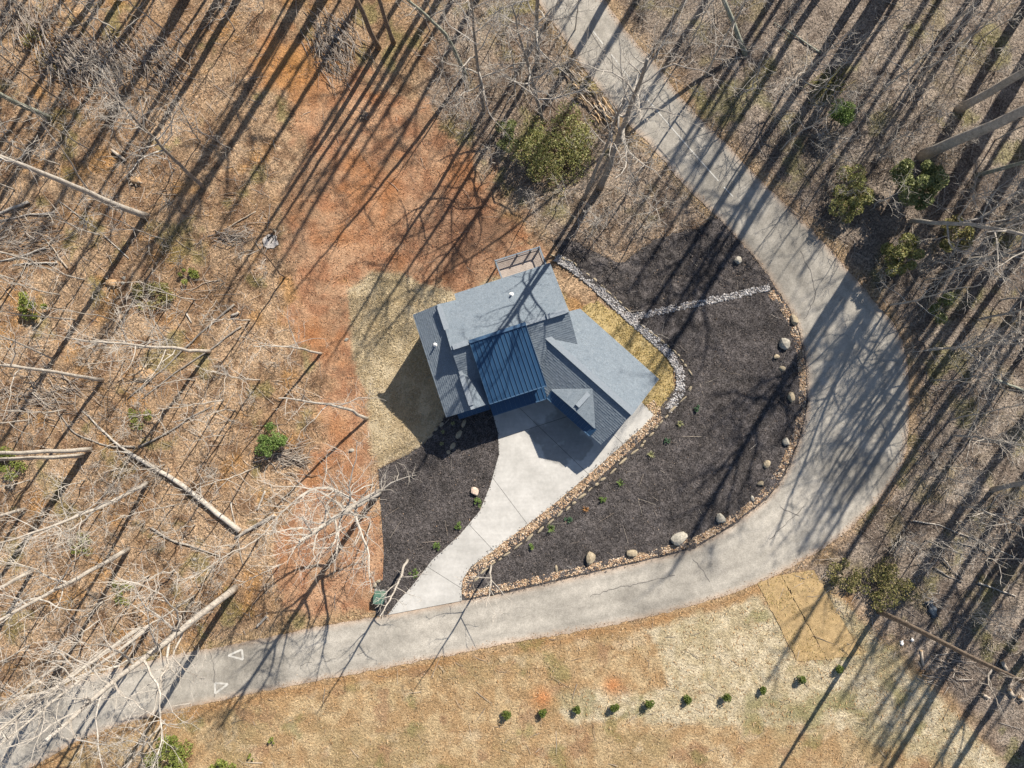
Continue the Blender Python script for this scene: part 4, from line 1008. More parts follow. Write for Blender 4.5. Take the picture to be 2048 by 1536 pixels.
shrub('fern_patch', 1770, 1168, 110, 1.6, 'grey-green brambles between the bend and the straw mats', 'leaf_fern', 3000, .10, seed=16, blobs=26)
shrub('fern_patch', 1690, 1150, 70, 1.2, 'olive brambles at the corner of the tan mat', 'leaf_fern', 1300, .10, seed=17, blobs=16)
shrub('fern_patch', 250, 1180, 60, .7, 'thin green tuft beneath the straight pale trunk', 'leaf_yellow', 500, .10, seed=19, blobs=12)
shrub('fern_patch', 165, 1090, 60, .7, 'thin green tuft left of the straight pale trunk', 'leaf_yellow', 450, .10, seed=20, blobs=12)
shrub('fern_patch', 285, 835, 60, .7, 'thin olive tuft right of the fallen trunk top', 'leaf_yellow', 450, .10, seed=29, blobs=12)
shrub('fern_patch', 68, 75, 50, .8, 'thin olive tuft by the brush heap at the top left', 'leaf_fern', 400, .10, seed=30, blobs=10)

# clipped round shrubs in a row on the straw slope
ROW = [(1013,1423),(1085,1420),(1153,1412),(1228,1408),(1297,1400),(1373,1393),(1450,1388),(1524,1375),(1600,1353),(1675,1333)]
ORD = ['leftmost','second','third','fourth','fifth','sixth','seventh','eighth','ninth','rightmost']
for i, (x, y) in enumerate(ROW):
    lab = f'{ORD[i]} round green shrub ' + ('' if i in (0, 9) else 'from the left ') + 'in the row below the road'
    shrub('round_shrub', x, y + 2, (23, 19, 20, 22, 24, 20, 22, 18, 21, 19)[i], (1.2, .95, 1.0, 1.15, 1.25, 1.0, 1.15, .9, 1.1, .95)[i], lab, 'leaf_box', 700, .075, seed=40 + i, group='row of young shrubs on the straw slope', blobs=14, stems=3, hole=.6, br=(.36, .5), sp=.52)
shrub('round_shrub', 545, 1480, 15, .7, 'small yellowing shrub low on the slope, right of a pair', 'leaf_yellow', 260, .07, seed=60, blobs=6, stems=3, group='pair of yellowing shrubs')
shrub('round_shrub', 503, 1513, 14, .6, 'small yellowing shrub at the bottom, left of a pair', 'leaf_yellow', 240, .07, seed=61, blobs=6, stems=3, group='pair of yellowing shrubs')

def rosette(px, py, wpx, hm_, label, leaf, seed, nb=26):
    """bed plant: arching strap leaves round a crown"""
    rng = random.Random(seed); B = at(px, py, .06); root = thing('bed_plant', label, 'plant', B, 0, 'young plants in the mulch beds'); R = wpx / 40
    mb = MB()
    for k in range(nb):
        a = rng.uniform(0, 6.28); L = R * rng.uniform(.6, 1.15); h = hm_ * rng.uniform(.5, 1.1); d = Vector((math.cos(a), math.sin(a), 0)); s = Vector((-d.y, d.x, 0)) * .045
        b0 = len(mb.v)
        for t_ in (0, .4, .75, 1):
            p = d * (L * t_) + Vector((0, 0, h * math.sin(t_ * 2.1))); wv = (1 - t_ * .8)
            mb.v += [p - s * wv, p + s * wv]
        for q in range(3): mb.f.append((b0 + 2 * q, b0 + 2 * q + 1, b0 + 2 * q + 3, b0 + 2 * q + 2))
    mb.obj('leaves', M[leaf], root)
    s = MB(); s.tube([Vector((0, 0, -.1)), Vector((0, 0, hm_ * .5))], [.05, .03], 6); s.obj('stem', M['bark_brown'], root)
def ball_plant(px, py, wpx, label, leaf, seed):
    shrub('bed_plant', px, py, wpx, .6, label, leaf, 420, .055, 'plant', seed, 'young plants in the mulch beds', .5, 3, 9)
ball_plant(1391, 817, 16, 'topmost young plant in the main bed, nearest the swale end', 'leaf_blue', 70)
rosette(1359, 848, 15, .35, 'pale strappy plant second from the swale end of the bed', 'leaf_pale', 71)
ball_plant(1333, 881, 14, 'small round blue-green plant third from the swale end', 'leaf_blue', 72)
rosette(1301, 909, 17, .4, 'pale green spiky plant fourth from the swale end', 'leaf_pale', 73)
rosette(1240, 966, 17, .4, 'lime spiky plant midway along the driveway edging', 'leaf_lime', 74)
ball_plant(1204, 997, 16, 'round green plant just below the lime midway plant', 'leaf_lime', 75)
rosette(1171, 1018, 14, .35, 'orange-brown plant, the only rusty one in the bed', 'leaf_orange', 76)
ball_plant(1136, 1039, 16, 'dark round plant between the rusty and the spiky lime plants', 'leaf_blue', 77)
rosette(1101, 1056, 21, .45, 'largest lime spiky plant, second from the driveway mouth', 'leaf_lime', 78, 34)
ball_plant(1062, 1093, 15, 'round green plant nearest the driveway mouth', 'leaf_lime', 79)
ball_plant(955, 1003, 20, 'lime plant below the pinkish boulder in the left bed', 'leaf_lime', 80)
ball_plant(919, 1051, 18, 'lime plant second down the left side of the driveway', 'leaf_lime', 81)
ball_plant(874, 1092, 18, 'lime plant third down the left side of the driveway', 'leaf_lime', 82)
ball_plant(828, 1146, 20, 'lime plant lowest on the left side of the driveway', 'leaf_lime', 83)
rosette(906, 846, 9, .25, 'pale shaded plant closest to the left gable', 'leaf_pale', 84)
rosette(886, 863, 9, .25, 'upper of two pale plants in the house shadow', 'leaf_pale', 85)
rosette(884, 887, 9, .25, 'lower of two pale plants in the house shadow', 'leaf_pale', 86)

# leafless understorey shrubs
def bare_proto(seed, h, n, mname):
    rng = random.Random(seed); root = thing('bare_shrub', 'leafless twiggy shrub', 'shrub')
    for k in range(n):
        a = rng.uniform(0, 6.28); mb = MB(); d = Vector((math.cos(a) * .55, math.sin(a) * .55, 1)).normalized()
        limb_into(mb, rng, Vector((rng.gauss(0, .08), rng.gauss(0, .08), -.1)), d, h * rng.uniform(.6, 1.1), .035, 1.25); mb.obj('stem', M[mname], root)
    return root
BP = [bare_proto(300, 3.2, 6, 'bark_pale'), bare_proto(301, 2.4, 7, 'bark_grey'), bare_proto(302, 4.0, 6, 'bark_pale'), bare_proto(303, 1.8, 8, 'dead_wood'), bare_proto(304, 3.0, 7, 'bark_pale')]
BU = [False] * 5
def put_bare(px, py, k, s, lab, grp):
    p = at(px, py)
    if not BU[k]:
        BU[k] = True; o = BP[k]; o.location = p; o.rotation_euler = (0, 0, rf.uniform(0, 6)); o.scale = (s,) * 3; o['label'] = lab; o['group'] = grp
    else: copy_tree(BP[k], p, rf.uniform(0, 6.28), s, lab, grp)
RW = [(x, y + 6) for x, y in ROAD_OUT[2:22]]
def scatter(poly, n, lab, grp, avoid=25, smin=.6, smax=1.15, seed=1):
    r = random.Random(seed); xs = [q[0] for q in poly]; ys = [q[1] for q in poly]; c = 0
    while c < n:
        x, y = r.uniform(min(xs), max(xs)), r.uniform(min(ys), max(ys))
        if pt_in_px(poly, x, y) and not pt_in_px(ROAD_P, x, y):
            put_bare(x, y, r.randrange(5), r.uniform(smin, smax), lab, grp); c += 1
scatter([(1260,0),(1400,200),(1560,370),(1700,510),(1830,660),(1850,800),(2060,800),(2060,-10)], 62, 'leafless twiggy shrub in the woods right of the upper road', 'understorey of the upper right woods', seed=1)
scatter([(1850,820),(1840,930),(1740,1050),(1800,1180),(2060,1330),(2060,820)], 26, 'leafless twiggy shrub in the woods outside the lower bend', 'understorey of the lower right woods', seed=2)
scatter([(800,0),(1060,0),(1180,170),(1380,400),(1300,460),(1180,470),(1000,370),(860,190)], 30, 'leafless twiggy shrub in the strip left of the upper road', 'understorey left of the upper road', seed=3, smax=1.0)
scatter([(0,0),(560,0),(460,240),(470,430),(560,560),(560,700),(0,740)], 34, 'leafless twiggy shrub in the upper left woods', 'understorey of the upper left woods', seed=4, smax=.9)
scatter([(0,740),(560,700),(640,780),(620,920),(540,1040),(560,1220),(320,1290),(0,1400)], 34, 'leafless twiggy shrub in the lower left woods', 'understorey of the lower left woods', seed=5, smax=.9)

# ------------------------------------------------------------------ fallen logs and cut wood
def log(pts, r0, r1, label, m_='dead_wood', name='fallen_log', cat='log', group='fallen logs on the forest floor', twigs=0, seed=0, lift=.0):
    rng = random.Random(seed + int(pts[0][0] * 7 + pts[0][1]))
    n = len(pts); W = []
    for i, p in enumerate(pts):
        W.append(at(p[0], p[1], r0 + (r1 - r0) * i / max(1, n - 1) + lift + .03))
    P = []; 
    for i in range(n - 1):
        for k in range(4): P.append(W[i].lerp(W[i + 1], k / 4) + Vector((rng.gauss(0, .03), rng.gauss(0, .03), rng.gauss(0, .02))))
    P.append(W[-1]); N = len(P) - 1
    root = thing(name, label, cat, P[0], 0, group); O = P[0]; P = [p - O for p in P]
    mb = MB(); mb.tube(P, [r0 + (r1 - r0) * i / N for i in range(N + 1)], 8); mb.obj('trunk', M[m_], root, True)
    e = MB(); d = (P[0] - P[1]).normalized(); e.tube([P[0] + d * .004, P[0] + d * .02], [r0 * .95, r0 * .9], 10); e.obj('cut_end', M['cut_wood'], root)
    for k in range(twigs):
        i = rng.randrange(N // 3, N); dd = (P[min(N, i + 1)] - P[i]).normalized(); s = Vector((rng.gauss(0, 1), rng.gauss(0, 1), rng.uniform(.1, .9)))
        b_ = MB(); limb_into(b_, rng, P[i], dd * .8 + s.normalized(), rng.uniform(1.5, 3.5), max(.025, r0 * .25)); b_.obj('branch', M['bark_pale'], root)
    return root
LG = [([(480,1062),(420,1015),(350,960),(290,925),(255,903)],.30,.19,'long fallen trunk pointing up-left at the centre of the lower left woods',8,'bark_pale'),
([(255,903),(225,880),(165,822)],.15,.06,'broken top piece beyond the long fallen trunk',4,'bark_pale'),
([(276,895),(330,868),(390,829),(440,805)],.12,.05,'fallen bough running up-right from the long fallen trunk',3,'bark_grey'),
([(272,893),(215,893),(150,868),(120,830)],.12,.05,'curved fallen bough running left from the long fallen trunk',4,'bark_grey'),
([(302,1056),(340,1080),(400,1098),(440,1112)],.13,.06,'short curved fallen stem below the long fallen trunk',1,'bark_grey'),
([(469,608),(400,668),(330,735),(255,798)],.11,.07,'upper of two long thin poles lying parallel at left',0,'bark_grey'),
([(483,652),(420,700),(350,745),(285,797)],.10,.06,'lower of two long thin poles lying parallel at left',0,'bark_grey'),
([(223,299),(252,322)],.16,.15,'short thick cut log in the upper left',0,'dead_wood'),
([(58,403),(30,415),(-5,428)],.17,.14,'thick pale log at the left edge',0,'bark_pale'),
([(110,425),(60,428),(0,442)],.10,.06,'thin pale log just under the thick log at the left edge',1,'bark_pale'),
([(92,495),(50,510),(0,522)],.13,.08,'pale log at left edge under the orange leaf patch',1,'bark_pale'),
([(135,537),(105,497),(70,452)],.09,.05,'short pole crossing the orange leaf patch at left',0,'dead_wood'),
([(115,525),(70,526),(25,530)],.10,.06,'level pale log left of the short crossing pole',1,'bark_pale'),
([(258,517),(190,455),(115,400)],.06,.04,'long thin white pole above the mossy thicket',0,'bark_pale'),
([(512,423),(475,443),(445,463)],.07,.05,'stick lying at the rim of the clearing, upper left',0,'dead_wood'),
([(440,560),(405,566),(372,588)],.05,.03,'thin stick beside the small mossy tuft',2,'dead_wood'),
([(460,1002),(472,1060),(486,1130)],.07,.04,'thin white pole crossing the long fallen trunk base',1,'bark_pale'),
([(658,52),(663,70),(668,87)],.13,.12,'stubby snag beside the brush heap at the clay head',0,'dead_wood'),
([(551,1029),(515,1050),(470,1076)],.18,.14,'pale log lying left of the forked white sapling',1,'bark_pale'),
([(530,982),(523,1000),(515,1020)],.11,.09,'short pale log above the log left of the sapling',0,'bark_pale'),
([(1643,107),(1600,78),(1548,45)],.08,.05,'thin fallen pole in the upper right woods',0,'bark_green'),
([(1985,757),(2020,770),(2055,784)],.13,.11,'mossy fallen log at the right edge below the wide crown',1,'bark_green'),
([(1885,1116),(1903,1140),(1925,1158)],.09,.07,'right one of two short sticks lying together, lower right',0,'bark_grey'),
([(1870,1136),(1895,1152),(1926,1164)],.09,.06,'left one of two short sticks lying together, lower right',0,'bark_grey'),
([(1915,1085),(1950,1094),(1978,1101)],.08,.06,'short stick right of the grey-green brambles',0,'bark_grey'),
([(1825,1041),(1880,1050),(1950,1080),(2050,1124)],.07,.04,'long thin arching stem in the lower right woods',2,'bark_pale'),
([(1955,1165),(1990,1178),(2032,1192)],.09,.05,'slim fallen stem at the lower right edge',1,'bark_pale'),
([(1843,1303),(1847,1330)],.15,.14,'short upright-looking cut log beside the straw slope',0,'dead_wood'),
([(2004,1322),(2014,1340)],.18,.17,'grey cut block beside the tall smooth trunk',0,'dead_wood'),
([(1965,1390),(1980,1396)],.12,.11,'small cut block at far lower right, left of three',0,'dead_wood'),
([(2018,1380),(2028,1394)],.2,.19,'round cut block at far lower right, middle of three',0,'dead_wood'),
([(2040,1395),(2050,1402)],.2,.19,'cut block at far lower right edge, right of three',0,'dead_wood'),
([(535,1232),(524,1242),(514,1254)],.14,.12,'short white snag at the left verge of the lower road',0,'bark_pale'),
([(1120,215),(1140,232),(1165,250)],.06,.03,'dark bough under the log pile',2,'bark_brown'),
([(700,1290),(0,0)],0,0,'',0,''),
([(435,600),(415,625),(398,650)],.05,.03,'twisted stick below the mossy tuft, upper left woods',0,'dead_wood'),
([(372,625),(383,645)],.08,.07,'stubby pale piece of wood in the left woods',0,'bark_pale'),
([(478,625),(462,632)],.14,.12,'pale stump end beside the two long thin poles',0,'bark_pale'),
([(1150,820),(0,0)],0,0,'',0,'')]
for pts, r0, r1, lab, tw, mm in LG:
    if r0: log(pts, r0, r1, lab, mm, twigs=tw)
# roadside pile of cut branches, each its own piece
rp = random.Random(77)
for i in range(34):
    t_ = rp.random(); cx, cy = 1133 + 92 * t_ + rp.gauss(0, 5), 152 + 98 * t_ + rp.gauss(0, 5)
    off = rp.uniform(-22, 16); cx += -.72 * off * -1; cy += .68 * off * -1
    L = rp.uniform(20, 52); a = math.radians(47 + rp.gauss(0, 9)); dx, dy = math.cos(a) * L, math.sin(a) * L
    r = rp.uniform(.035, .10)
    log([(cx - dx / 2, cy - dy / 2), (cx + rp.gauss(0, 2), cy + rp.gauss(0, 2)), (cx + dx / 2, cy + dy / 2)], r, r * .7, 'cut branch in the long pile beside the upper road', rp.choice(('dead_wood', 'bark_brown', 'cut_wood')), 'cut_branch', 'branch', 'cut branches piled by the upper road', 0, i, rp.uniform(0, .3))

# brush heaps: tangles nobody could count
def heap(px, py, wx, wy, n, label, ang, seed, m_='twig', h=.8):
    rng = random.Random(seed); mb = MB()
    for _ in range(n):
        x, y = px + rng.gauss(0, wx), py + rng.gauss(0, wy); p = at(x, y, rng.random() ** 2 * h + .05)
        a = math.radians(ang + rng.gauss(0, 28)); L = rng.uniform(.5, 2.4); d = Vector((math.cos(a), math.sin(a), rng.gauss(0, .12)))
        r = rng.uniform(.015, .045)
        mb.tube([p - d * L / 2, p + Vector((rng.gauss(0, .06), rng.gauss(0, .06), .05)), p + d * L / 2], [r, r, r * .5], 4, False)
    return stuff(tag(mb.obj('brush_heap', M[m_]), label, 'brush'))
heap(60, 45, 26, 24, 230, 'pale brush heap at the top left corner', -60, 1)
heap(140, 115, 34, 22, 420, 'long heap of pale sticks in the upper left woods', -48, 2)
heap(215, 120, 45, 28, 350, 'grey tangle of thin boughs right of the pale stick heap', -38, 3)
heap(310, 130, 30, 30, 160, 'thin scattered sticks beside the clay head', -50, 4)
heap(672, 85, 26, 32, 320, 'grey brush heap between clay head and twin trunks', -55, 5)
heap(470, 470, 18, 9, 70, 'small stick heap at the clearing rim', 20, 6, h=.4)
heap(60, 470, 45, 25, 200, 'tangle of pale boughs on orange leaves at the left edge', 12, 7, h=.5)
heap(90, 790, 50, 25, 220, 'tangle of grey boughs at left above the two trunks', -20, 8, h=.5)
heap(580, 915, 22, 14, 160, 'twiggy debris below the young pine', 10, 9, h=.5)
heap(1900, 1340, 30, 18, 60, 'scattered sticks beside the tall smooth trunk', -20, 10, h=.3)
heap(1660, 165, 14, 12, 90, 'dry straw-coloured grass tuft above the lone cedar shrub', 40, 11, 'leaf_fern', .6)

# ------------------------------------------------------------------ loose litter: fallen twigs and leaves
def litter(n_tw, n_lf, poly, seed, mleaf, label_t, label_l, lsize=.062):
    rng = random.Random(seed); xs = [q[0] for q in poly]; ys = [q[1] for q in poly]
    def pt():
        while True:
            x, y = rng.uniform(min(xs), max(xs)), rng.uniform(min(ys), max(ys))
            if pt_in_px(poly, x, y) and not pt_in_px(ROAD_IN + ROAD_OUT[::-1], x, y): return x, y
    mb = MB()
    for _ in range(n_tw):
        p = at2(*pt(), .04 + .10 * rng.random()); a = rng.uniform(0, 6.28); L = rng.uniform(.4, 2.2) * rng.choice((.6, 1, 1.4)); d = Vector((math.cos(a), math.sin(a), rng.gauss(0, .08)))
        r = rng.uniform(.008, .028)
        mb.tube([p - d * L / 2, p + Vector((rng.gauss(0, .05), rng.gauss(0, .05), .03)), p + d * L / 2], [r, r, r * .5], 3, False)
    stuff(tag(mb.obj('fallen_twigs', M['twig']), label_t, 'twigs'))
    lb = MB()
    for _ in range(n_lf):
        p = at2(*pt(), .02 + .09 * rng.random()); lb.leaf(p, lsize * rng.uniform(.6, 1.5), rng, .55, .65)
    stuff(tag(lb.obj('leaf_litter', M[mleaf]), label_l, 'leaves'))
def at2(px, py, dz):
    p = ray(px, py, 0); z = float(T(p.x, p.y)); p = ray(px, py, z); return ray(px, py, float(T(p.x, p.y)) + dz)
LW = [(-40,-40),(520,-40),(520,120),(560,300),(540,440),(570,560),(560,690),(650,770),(630,930),(560,1040),(560,1210),(520,1270),(320,1310),(60,1395),(-40,1430)]
litter(2600, 26000, LW, 31, 'litter', 'fallen twigs strewn over the left woods', 'brown leaf litter of the left woods')
litter(1500, 20000, [(1240,30)] + RIGHTW[3:10] + [(1900,1390),(2080,1560),(2080,-20),(1220,-20)], 32, 'litter_grey', 'fallen twigs strewn over the right woods', 'greyish leaf litter of the right woods')
litter(700, 7000, MIDW, 33, 'litter_grey', 'fallen twigs left of the upper road', 'leaf litter left of the upper road')
litter(90, 900, [q for q in BED_R], 36, 'litter', 'stray twigs on the main mulch bed', 'stray leaves on the main mulch bed', .045)
litter(40, 700, BED_N, 37, 'litter', 'stray twigs on the upper mulch bed', 'stray leaves on the upper mulch bed', .05)
litter(20, 240, BED_L, 38, 'litter', 'stray twigs on the left mulch bed', 'stray leaves on the left mulch bed', .045)
litter(120, 1600, [q for q in SOUTH if q[1] < 1600] + [(2000, 1545), (-40, 1560)], 34, 'litter', 'a few twigs on the slope below the road', 'thin scattered leaves on the slope below the road', .05)
litter(60, 1200, CLAY, 35, 'litter', 'a few twigs on the clay clearing', 'thin scattered leaves on the clay clearing', .05)

def blades(poly, n, m_, L, label, seed, keep_off=()):
    rng = random.Random(seed); xs = [q[0] for q in poly]; ys = [q[1] for q in poly]; mb = MB(); c = 0
    while c < n:
        x, y = rng.uniform(min(xs), max(xs)), rng.uniform(min(ys), max(ys))
        if not pt_in_px(poly, x, y) or any(pt_in_px(k_, x, y) for k_ in keep_off): continue
        c += 1
        if fbm(np.array([x * .05]), np.array([y * .05]), 1.0, 2)[0] < .42 and rng.random() < .75: continue
        p = at2(x, y, .03); a = rng.uniform(0, 6.28); l = L * rng.uniform(.5, 1.4); d = Vector((math.cos(a), math.sin(a), rng.uniform(.15, .9))).normalized() * l; s = Vector((-math.sin(a), math.cos(a), 0)) * l * .14
        b0 = len(mb.v); mb.v += [p - s, p + s, p + d * .6 + s * .8, p + d, p + d * .6 - s * .8]; mb.f.append((b0, b0 + 1, b0 + 2, b0 + 3, b0 + 4))
    return stuff(tag(mb.obj('dry_grass', M[m_]), label, 'grass'))
HOUSE_PX = [(826,632),(912,598),(1101,527),(1145,636),(1160,617),(1316,757),(1205,891),(1090,800),(985,832),(892,838)]
blades(LAWN_E, 5000, 'blade_gold', .22, 'dry golden grass blades on the strip behind the garage', 51, (HOUSE_PX,))
blades(STRAW, 9000, 'blade_straw', .2, 'loose straw and dry grass on the lawn left of the house', 52, (HOUSE_PX, BED_L))
blades(SOUTH[:-1] + [(-20, 1560)], 11000, 'blade_tan', .22, 'dry grass and straw on the slope below the road', 53, (MAT_A, MAT_B))
blades(CLAY, 9000, 'blade_red', .2, 'sparse dry stubble on the clay clearing', 54, (HOUSE_PX, BED_L, STRAW))
def chips(poly, n, label, seed):
    rng = random.Random(seed); wp = world_poly(poly, 12); xs = [q[0] for q in wp]; ys = [q[1] for q in wp]
    X = np.array([rng.uniform(min(xs) - .3, max(xs) + .3) for _ in range(n * 3)]); Y = np.array([rng.uniform(min(ys) - .3, max(ys) + .3) for _ in range(n * 3)])
    D = sdist(wp, X, Y); k_ = D > -.12 - .12 * np.array([rng.random() for _ in range(n * 3)]); Z = T(X, Y); mb = MB()
    for x, y, z in list(zip(X[k_], Y[k_], Z[k_]))[:n]: mb.leaf((x, y, z + .07 + .10 * rng.random()), .075 * rng.uniform(.5, 1.5), rng, .5, .35)
    return stuff(tag(mb.obj('mulch_chips', M['mulch_chip']), label, 'mulch'))
chips(BED_R, 16000, 'loose dark bark chips on the main mulch bed', 71); chips(BED_N, 9000, 'loose dark bark chips on the upper mulch bed', 72); chips(BED_L, 5500, 'loose dark bark chips on the left mulch bed', 73)
for p_, l_, s_ in ((MAT_A, 'loose fibres on the left straw mat', 55), (MAT_B, 'loose fibres on the right straw mat', 56)): blades(p_, 900, 'blade_gold', .2, l_, s_)
# leaves blown onto the road margins
rl = random.Random(61); lb = MB()
for line, sg, n_ in ((ROAD_OUT, -1, 2600), (ROAD_IN, 1, 1100)):
    pts = dens(line, 3, False)
    for _ in range(n_):
        i = rl.randrange(1, len(pts) - 1); a, b_ = pts[i - 1], pts[i + 1]; dx, dy = b_[0] - a[0], b_[1] - a[1]; l = math.hypot(dx, dy)
        if sg == 1 and 1040 < pts[i][1] and pts[i][0] > 760: continue
        o_ = abs(rl.gauss(0, 5.5)) * (1 if float(vnoise(np.array([i * .03]), np.array([sg * 9.0]))[0]) > .45 else .4) - 1
        lb.leaf(at2(pts[i][0] + (dy / l) * o_ * sg, pts[i][1] - (dx / l) * o_ * sg, .045 + .02 * rl.random()), .06 * rl.uniform(.6, 1.4), rl, .4, .65)
stuff(tag(lb.obj('blown_leaves', M['litter']), 'brown leaves blown along the road edges', 'leaves'))

# ------------------------------------------------------------------ erosion mats, root mounds, tarp, small scraps
def mat_sheet(poly, label, dz):
    o = sheet('erosion_mat', poly, dz, M['mat_tan'], 6, .22, .8, .14, 1.2); tag(o, label, 'mat', 'straw erosion mats'); return o
ma = mat_sheet(MAT_A, 'left strip of tan straw erosion mat below the bend', .05)
mb_ = mat_sheet(MAT_B, 'right strip of tan straw erosion mat below the bend', .056)
strip('seam_gap', [(1683,1296),(1696,1310)], 2.0, .16, M['tar'], mb_, rag=.3)
def mound(px, py, wpx, label, seed, mm):
    rng = random.Random(seed); B = at(px, py); root = thing('root_mound', label, 'root mound', B)
    me = rock_mesh(rng, 'earth', 3, .5, .9); o = link('earth', me, M[mm], root, True); o.scale = (wpx / 40, wpx / 46, .8); o.location = (0, 0, .05)
    for k in range(12):
        a = rng.uniform(0, 6.28); r = MB(); d = Vector((math.cos(a), math.sin(a), rng.uniform(-.1, .5)))
        pts = branch_pts(rng, d * wpx / 60 + Vector((0, 0, .2)), d, wpx / 40 * rng.uniform(.5, 1.0), 4, .3, -.05); r.tube(pts, [.06, .045, .03, .02, .01], 5, False); r.obj('root', M['dead_wood'], root)
M['earth'] = surf('earth', (.36, .22, .12), (.52, .36, .21), 2, 8, .6, 1.3, 5, .1)
mound(288, 748, 46, 'upturned root mound with bare earth in the left woods', 1, 'earth')
mound(224, 566, 30, 'small root mound with two white stones, upper left woods', 2, 'earth')
mound(272, 362, 26, 'small yellowish earth mound in the upper left', 3, 'earth')
mound(728, 232, 20, 'small dark root clod alone on the clay clearing', 4, 'bark_brown')
for (x, y, w1, w2, l) in ((248, 556, 10, 8, 'upper of two white stones by the small root mound'), (245, 566, 11, 9, 'lower of two white stones by the small root mound'), (704, 901, 14, 9, 'pale stone on the clay left of the straw lawn'), (693, 679, 12, 8, 'small pale stone at the top left of the straw lawn'), (389, 1118, 10, 8, 'small grey stone left of the largest lower left tree'), (1190, 1000, 0, 0, '')):
    if w1:
        o = link('rock', rock_mesh(rg, 'rock', 2), M['stone_pale']); o.location = at(x, y, .06); o.scale = (w1 / 40, w2 / 40, .22); tag(o, l, 'rock')
fp = thing('fire_pit', 'burnt patch with pale ash and charred pieces on the clearing', 'fire pit', at(541, 483))
o = sheet('ash', [(541 + 15 * math.cos(a * .5) * (1 + .15 * math.sin(a * 3)), 483 + 14 * math.sin(a * .5)) for a in np.arange(0, 12.56, .6)], .08, M['ash'], 6, .25, .6, .08, 3)
o.parent = fp; o.matrix_parent_inverse = Matrix.Translation(-at(541, 483))
for k in range(7):
    r = MB(); p = at(543 + rg.gauss(0, 5), 474 + rg.gauss(0, 3), .1) - at(541, 483); a = rg.uniform(0, 6.28); d = Vector((math.cos(a), math.sin(a), .1)) * .3; r.tube([p - d, p + d], [.06, .05], 6); r.obj('charred_piece', M['tar'], fp)
def cloth(px, py, wpx, hpx, ang, label, seed, mm, nm='tarp', cat='tarp', hz=.5):
    B = at(px, py); N = 14; v = []; f = []; rng = random.Random(seed); a = math.radians(ang)
    for j in range(N):
        for i in range(N):
            x = (i / (N - 1) - .5) * wpx / 20; y = (j / (N - 1) - .5) * hpx / 20
            k_ = 1 + .25 * math.sin(j * .9 + seed); x *= k_
            z = hz * float(fbm(np.array([x * 1.6 + seed * 7.1]), np.array([y * 1.6 + 3.3]), 1.3, 3)[0]) * (1 - abs(2 * i / (N - 1) - 1) ** 4)
            v.append((x * math.cos(a) - y * math.sin(a), x * math.sin(a) + y * math.cos(a), z))
    for j in range(N - 1):
        for i in range(N - 1): q = j * N + i; f.append((q, q + 1, q + N + 1, q + N))
    o = build(nm, v, f, M[mm], None, True); o.location = B + Vector((0, 0, .03)); md = o.modifiers.new('thickness', 'SOLIDIFY'); md.thickness = .02
    tag(o, label, cat)
cloth(1862, 1216, 17, 36, 20, 'crumpled dark blue tarp lying in the lower right woods', 3, 'tarp')
cloth(1803, 1285, 7, 9, 10, 'scrap of white litter, left of two by the smooth trunk', 4, 'white_scrap', 'litter_scrap', 'litter', .2)
cloth(1823, 1279, 6, 6, 50, 'scrap of white litter, right of two by the smooth trunk', 5, 'white_scrap', 'litter_scrap', 'litter', .2)

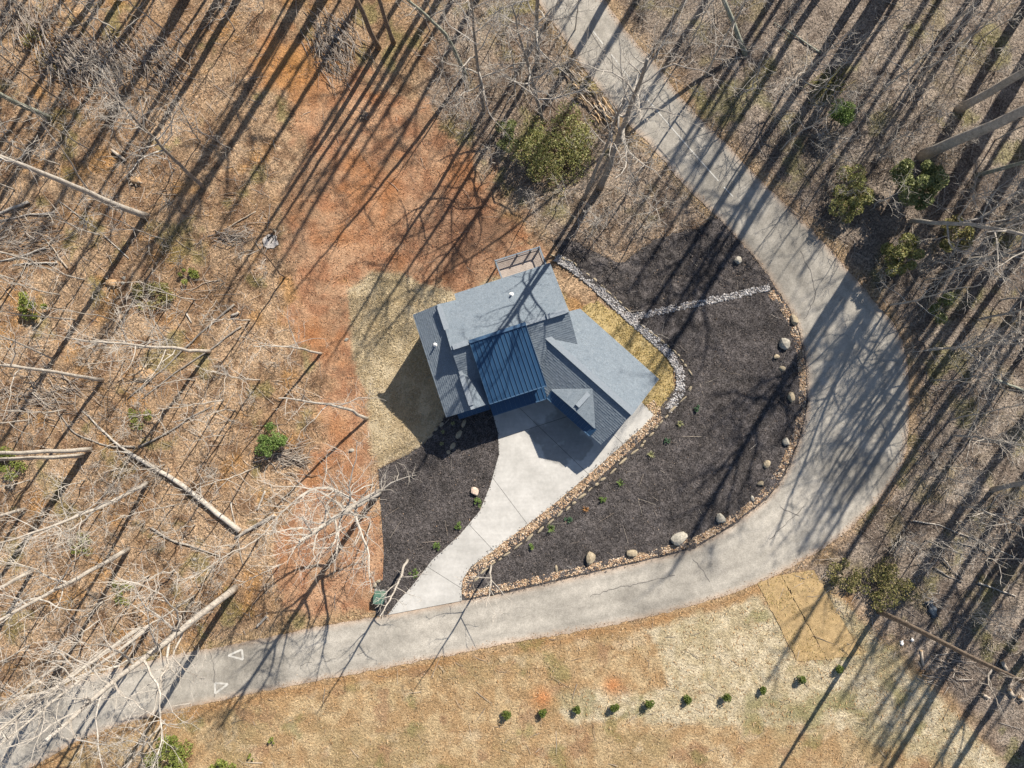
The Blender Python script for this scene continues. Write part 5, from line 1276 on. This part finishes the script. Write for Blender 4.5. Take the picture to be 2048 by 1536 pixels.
# ------------------------------------------------------------------ labels of the small woods plants: by the nearest landmark in the photo
LM = [((60,45),'the corner brush heap'),((140,115),'the long stick heap'),((238,310),'the short thick cut log'),((292,432),'the long straight trunk base'),((100,236),'the mossy upper left trunk'),((406,374),'the fan-crowned tree base'),((272,362),'the yellowish earth mound'),((72,612),'the upper lime bush'),((308,590),'the low mossy thicket'),((541,483),'the burnt patch'),((288,748),'the upturned root mound'),((205,760),'the pale trunk left of the mound'),((420,703),'the pale tree base above the mound'),((552,884),'the bright young pine'),((26,925),'the lime bush at the left edge'),((480,1062),'the long fallen trunk butt'),((255,903),'the long fallen trunk end'),((294,966),'the curved pale tree base'),((257,1098),'the straight pale trunk base'),((470,1177),'the largest lower left tree'),((290,1253),'the two parallel trunks'),((64,1142),'the tan trunk at the left edge'),((757,985),'the thick tree by the mulch corner'),((643,707),'the thin tree on the clay'),((575,110),'the orange head of the clay'),((672,85),'the brush heap by the twin trunks'),((770,90),'the twin trunks'),((932,152),'the arching mossy trunk base'),((968,222),'the grey tree by the evergreen'),((1108,292),'the large evergreen shrub'),((1180,200),'the log pile'),((1200,376),'the big grey tree base'),((1240,520),'the upper mulch rim'),((1490,108),'the dark top trunk'),((1664,240),'the lone cedar shrub'),((1690,395),'the left evergreen at the bend'),((1800,385),'the tall dark evergreen'),((1822,441),'the curved right tree base'),((1918,218),'the thickest right trunk base'),((1845,312),'the mottled right trunk base'),((1955,350),'the dark mossy right trunk'),((1895,480),'the yellowish evergreen'),((1870,620),'the evergreen under white branches'),((1790,520),'the evergreen tangled at the bend'),((1995,765),'the mossy log at the right edge'),((1985,980),'the leaning white trunk'),((1770,1168),'the grey-green brambles'),((1862,1216),'the dark blue tarp'),((1757,1222),'the tall smooth trunk base'),((1905,1145),'the two short sticks'),((1815,850),'the widest part of the bend'),((1290,90),'the upper road verge'),((1415,250),'the straight road verge'),((1600,430),'the start of the bend'),((1600,80),'the thin fallen pole'),((1740,90),'the upper right woods edge')]
DIRS = ['right of', 'above right of', 'above', 'above left of', 'left of', 'below left of', 'below', 'below right of']
seen = set()
for o in sorted((o for o in COL.objects if o.parent is None and o.get('group', '').startswith(('understorey', 'saplings'))), key=lambda o: o.name):
    k_ = PPM * HC / (HC - o.location.z); X, Y = 1024 + o.location.x * k_, 768 - o.location.y * k_
    kind = 'slender pale sapling' if o.name.startswith('sapling') else 'leafless twiggy shrub'
    cand = sorted(LM, key=lambda l: math.hypot(l[0][0] - X, l[0][1] - Y))
    done = False
    for l in cand[:6]:
        dx, dy = X - l[0][0], l[0][1] - Y; D = math.hypot(dx, dy)
        dr = DIRS[int(round(math.degrees(math.atan2(dy, dx)) / 45)) % 8]
        near_ = 'close ' if D < 45 else ('somewhat ' if D < 110 else 'well ')
        lab = f'{kind} {near_}{dr} {l[1]}'
        if lab not in seen:
            seen.add(lab); o['label'] = lab; done = True; break
    if not done: o['label'] = f'{kind} among several {dr} {l[1]}'
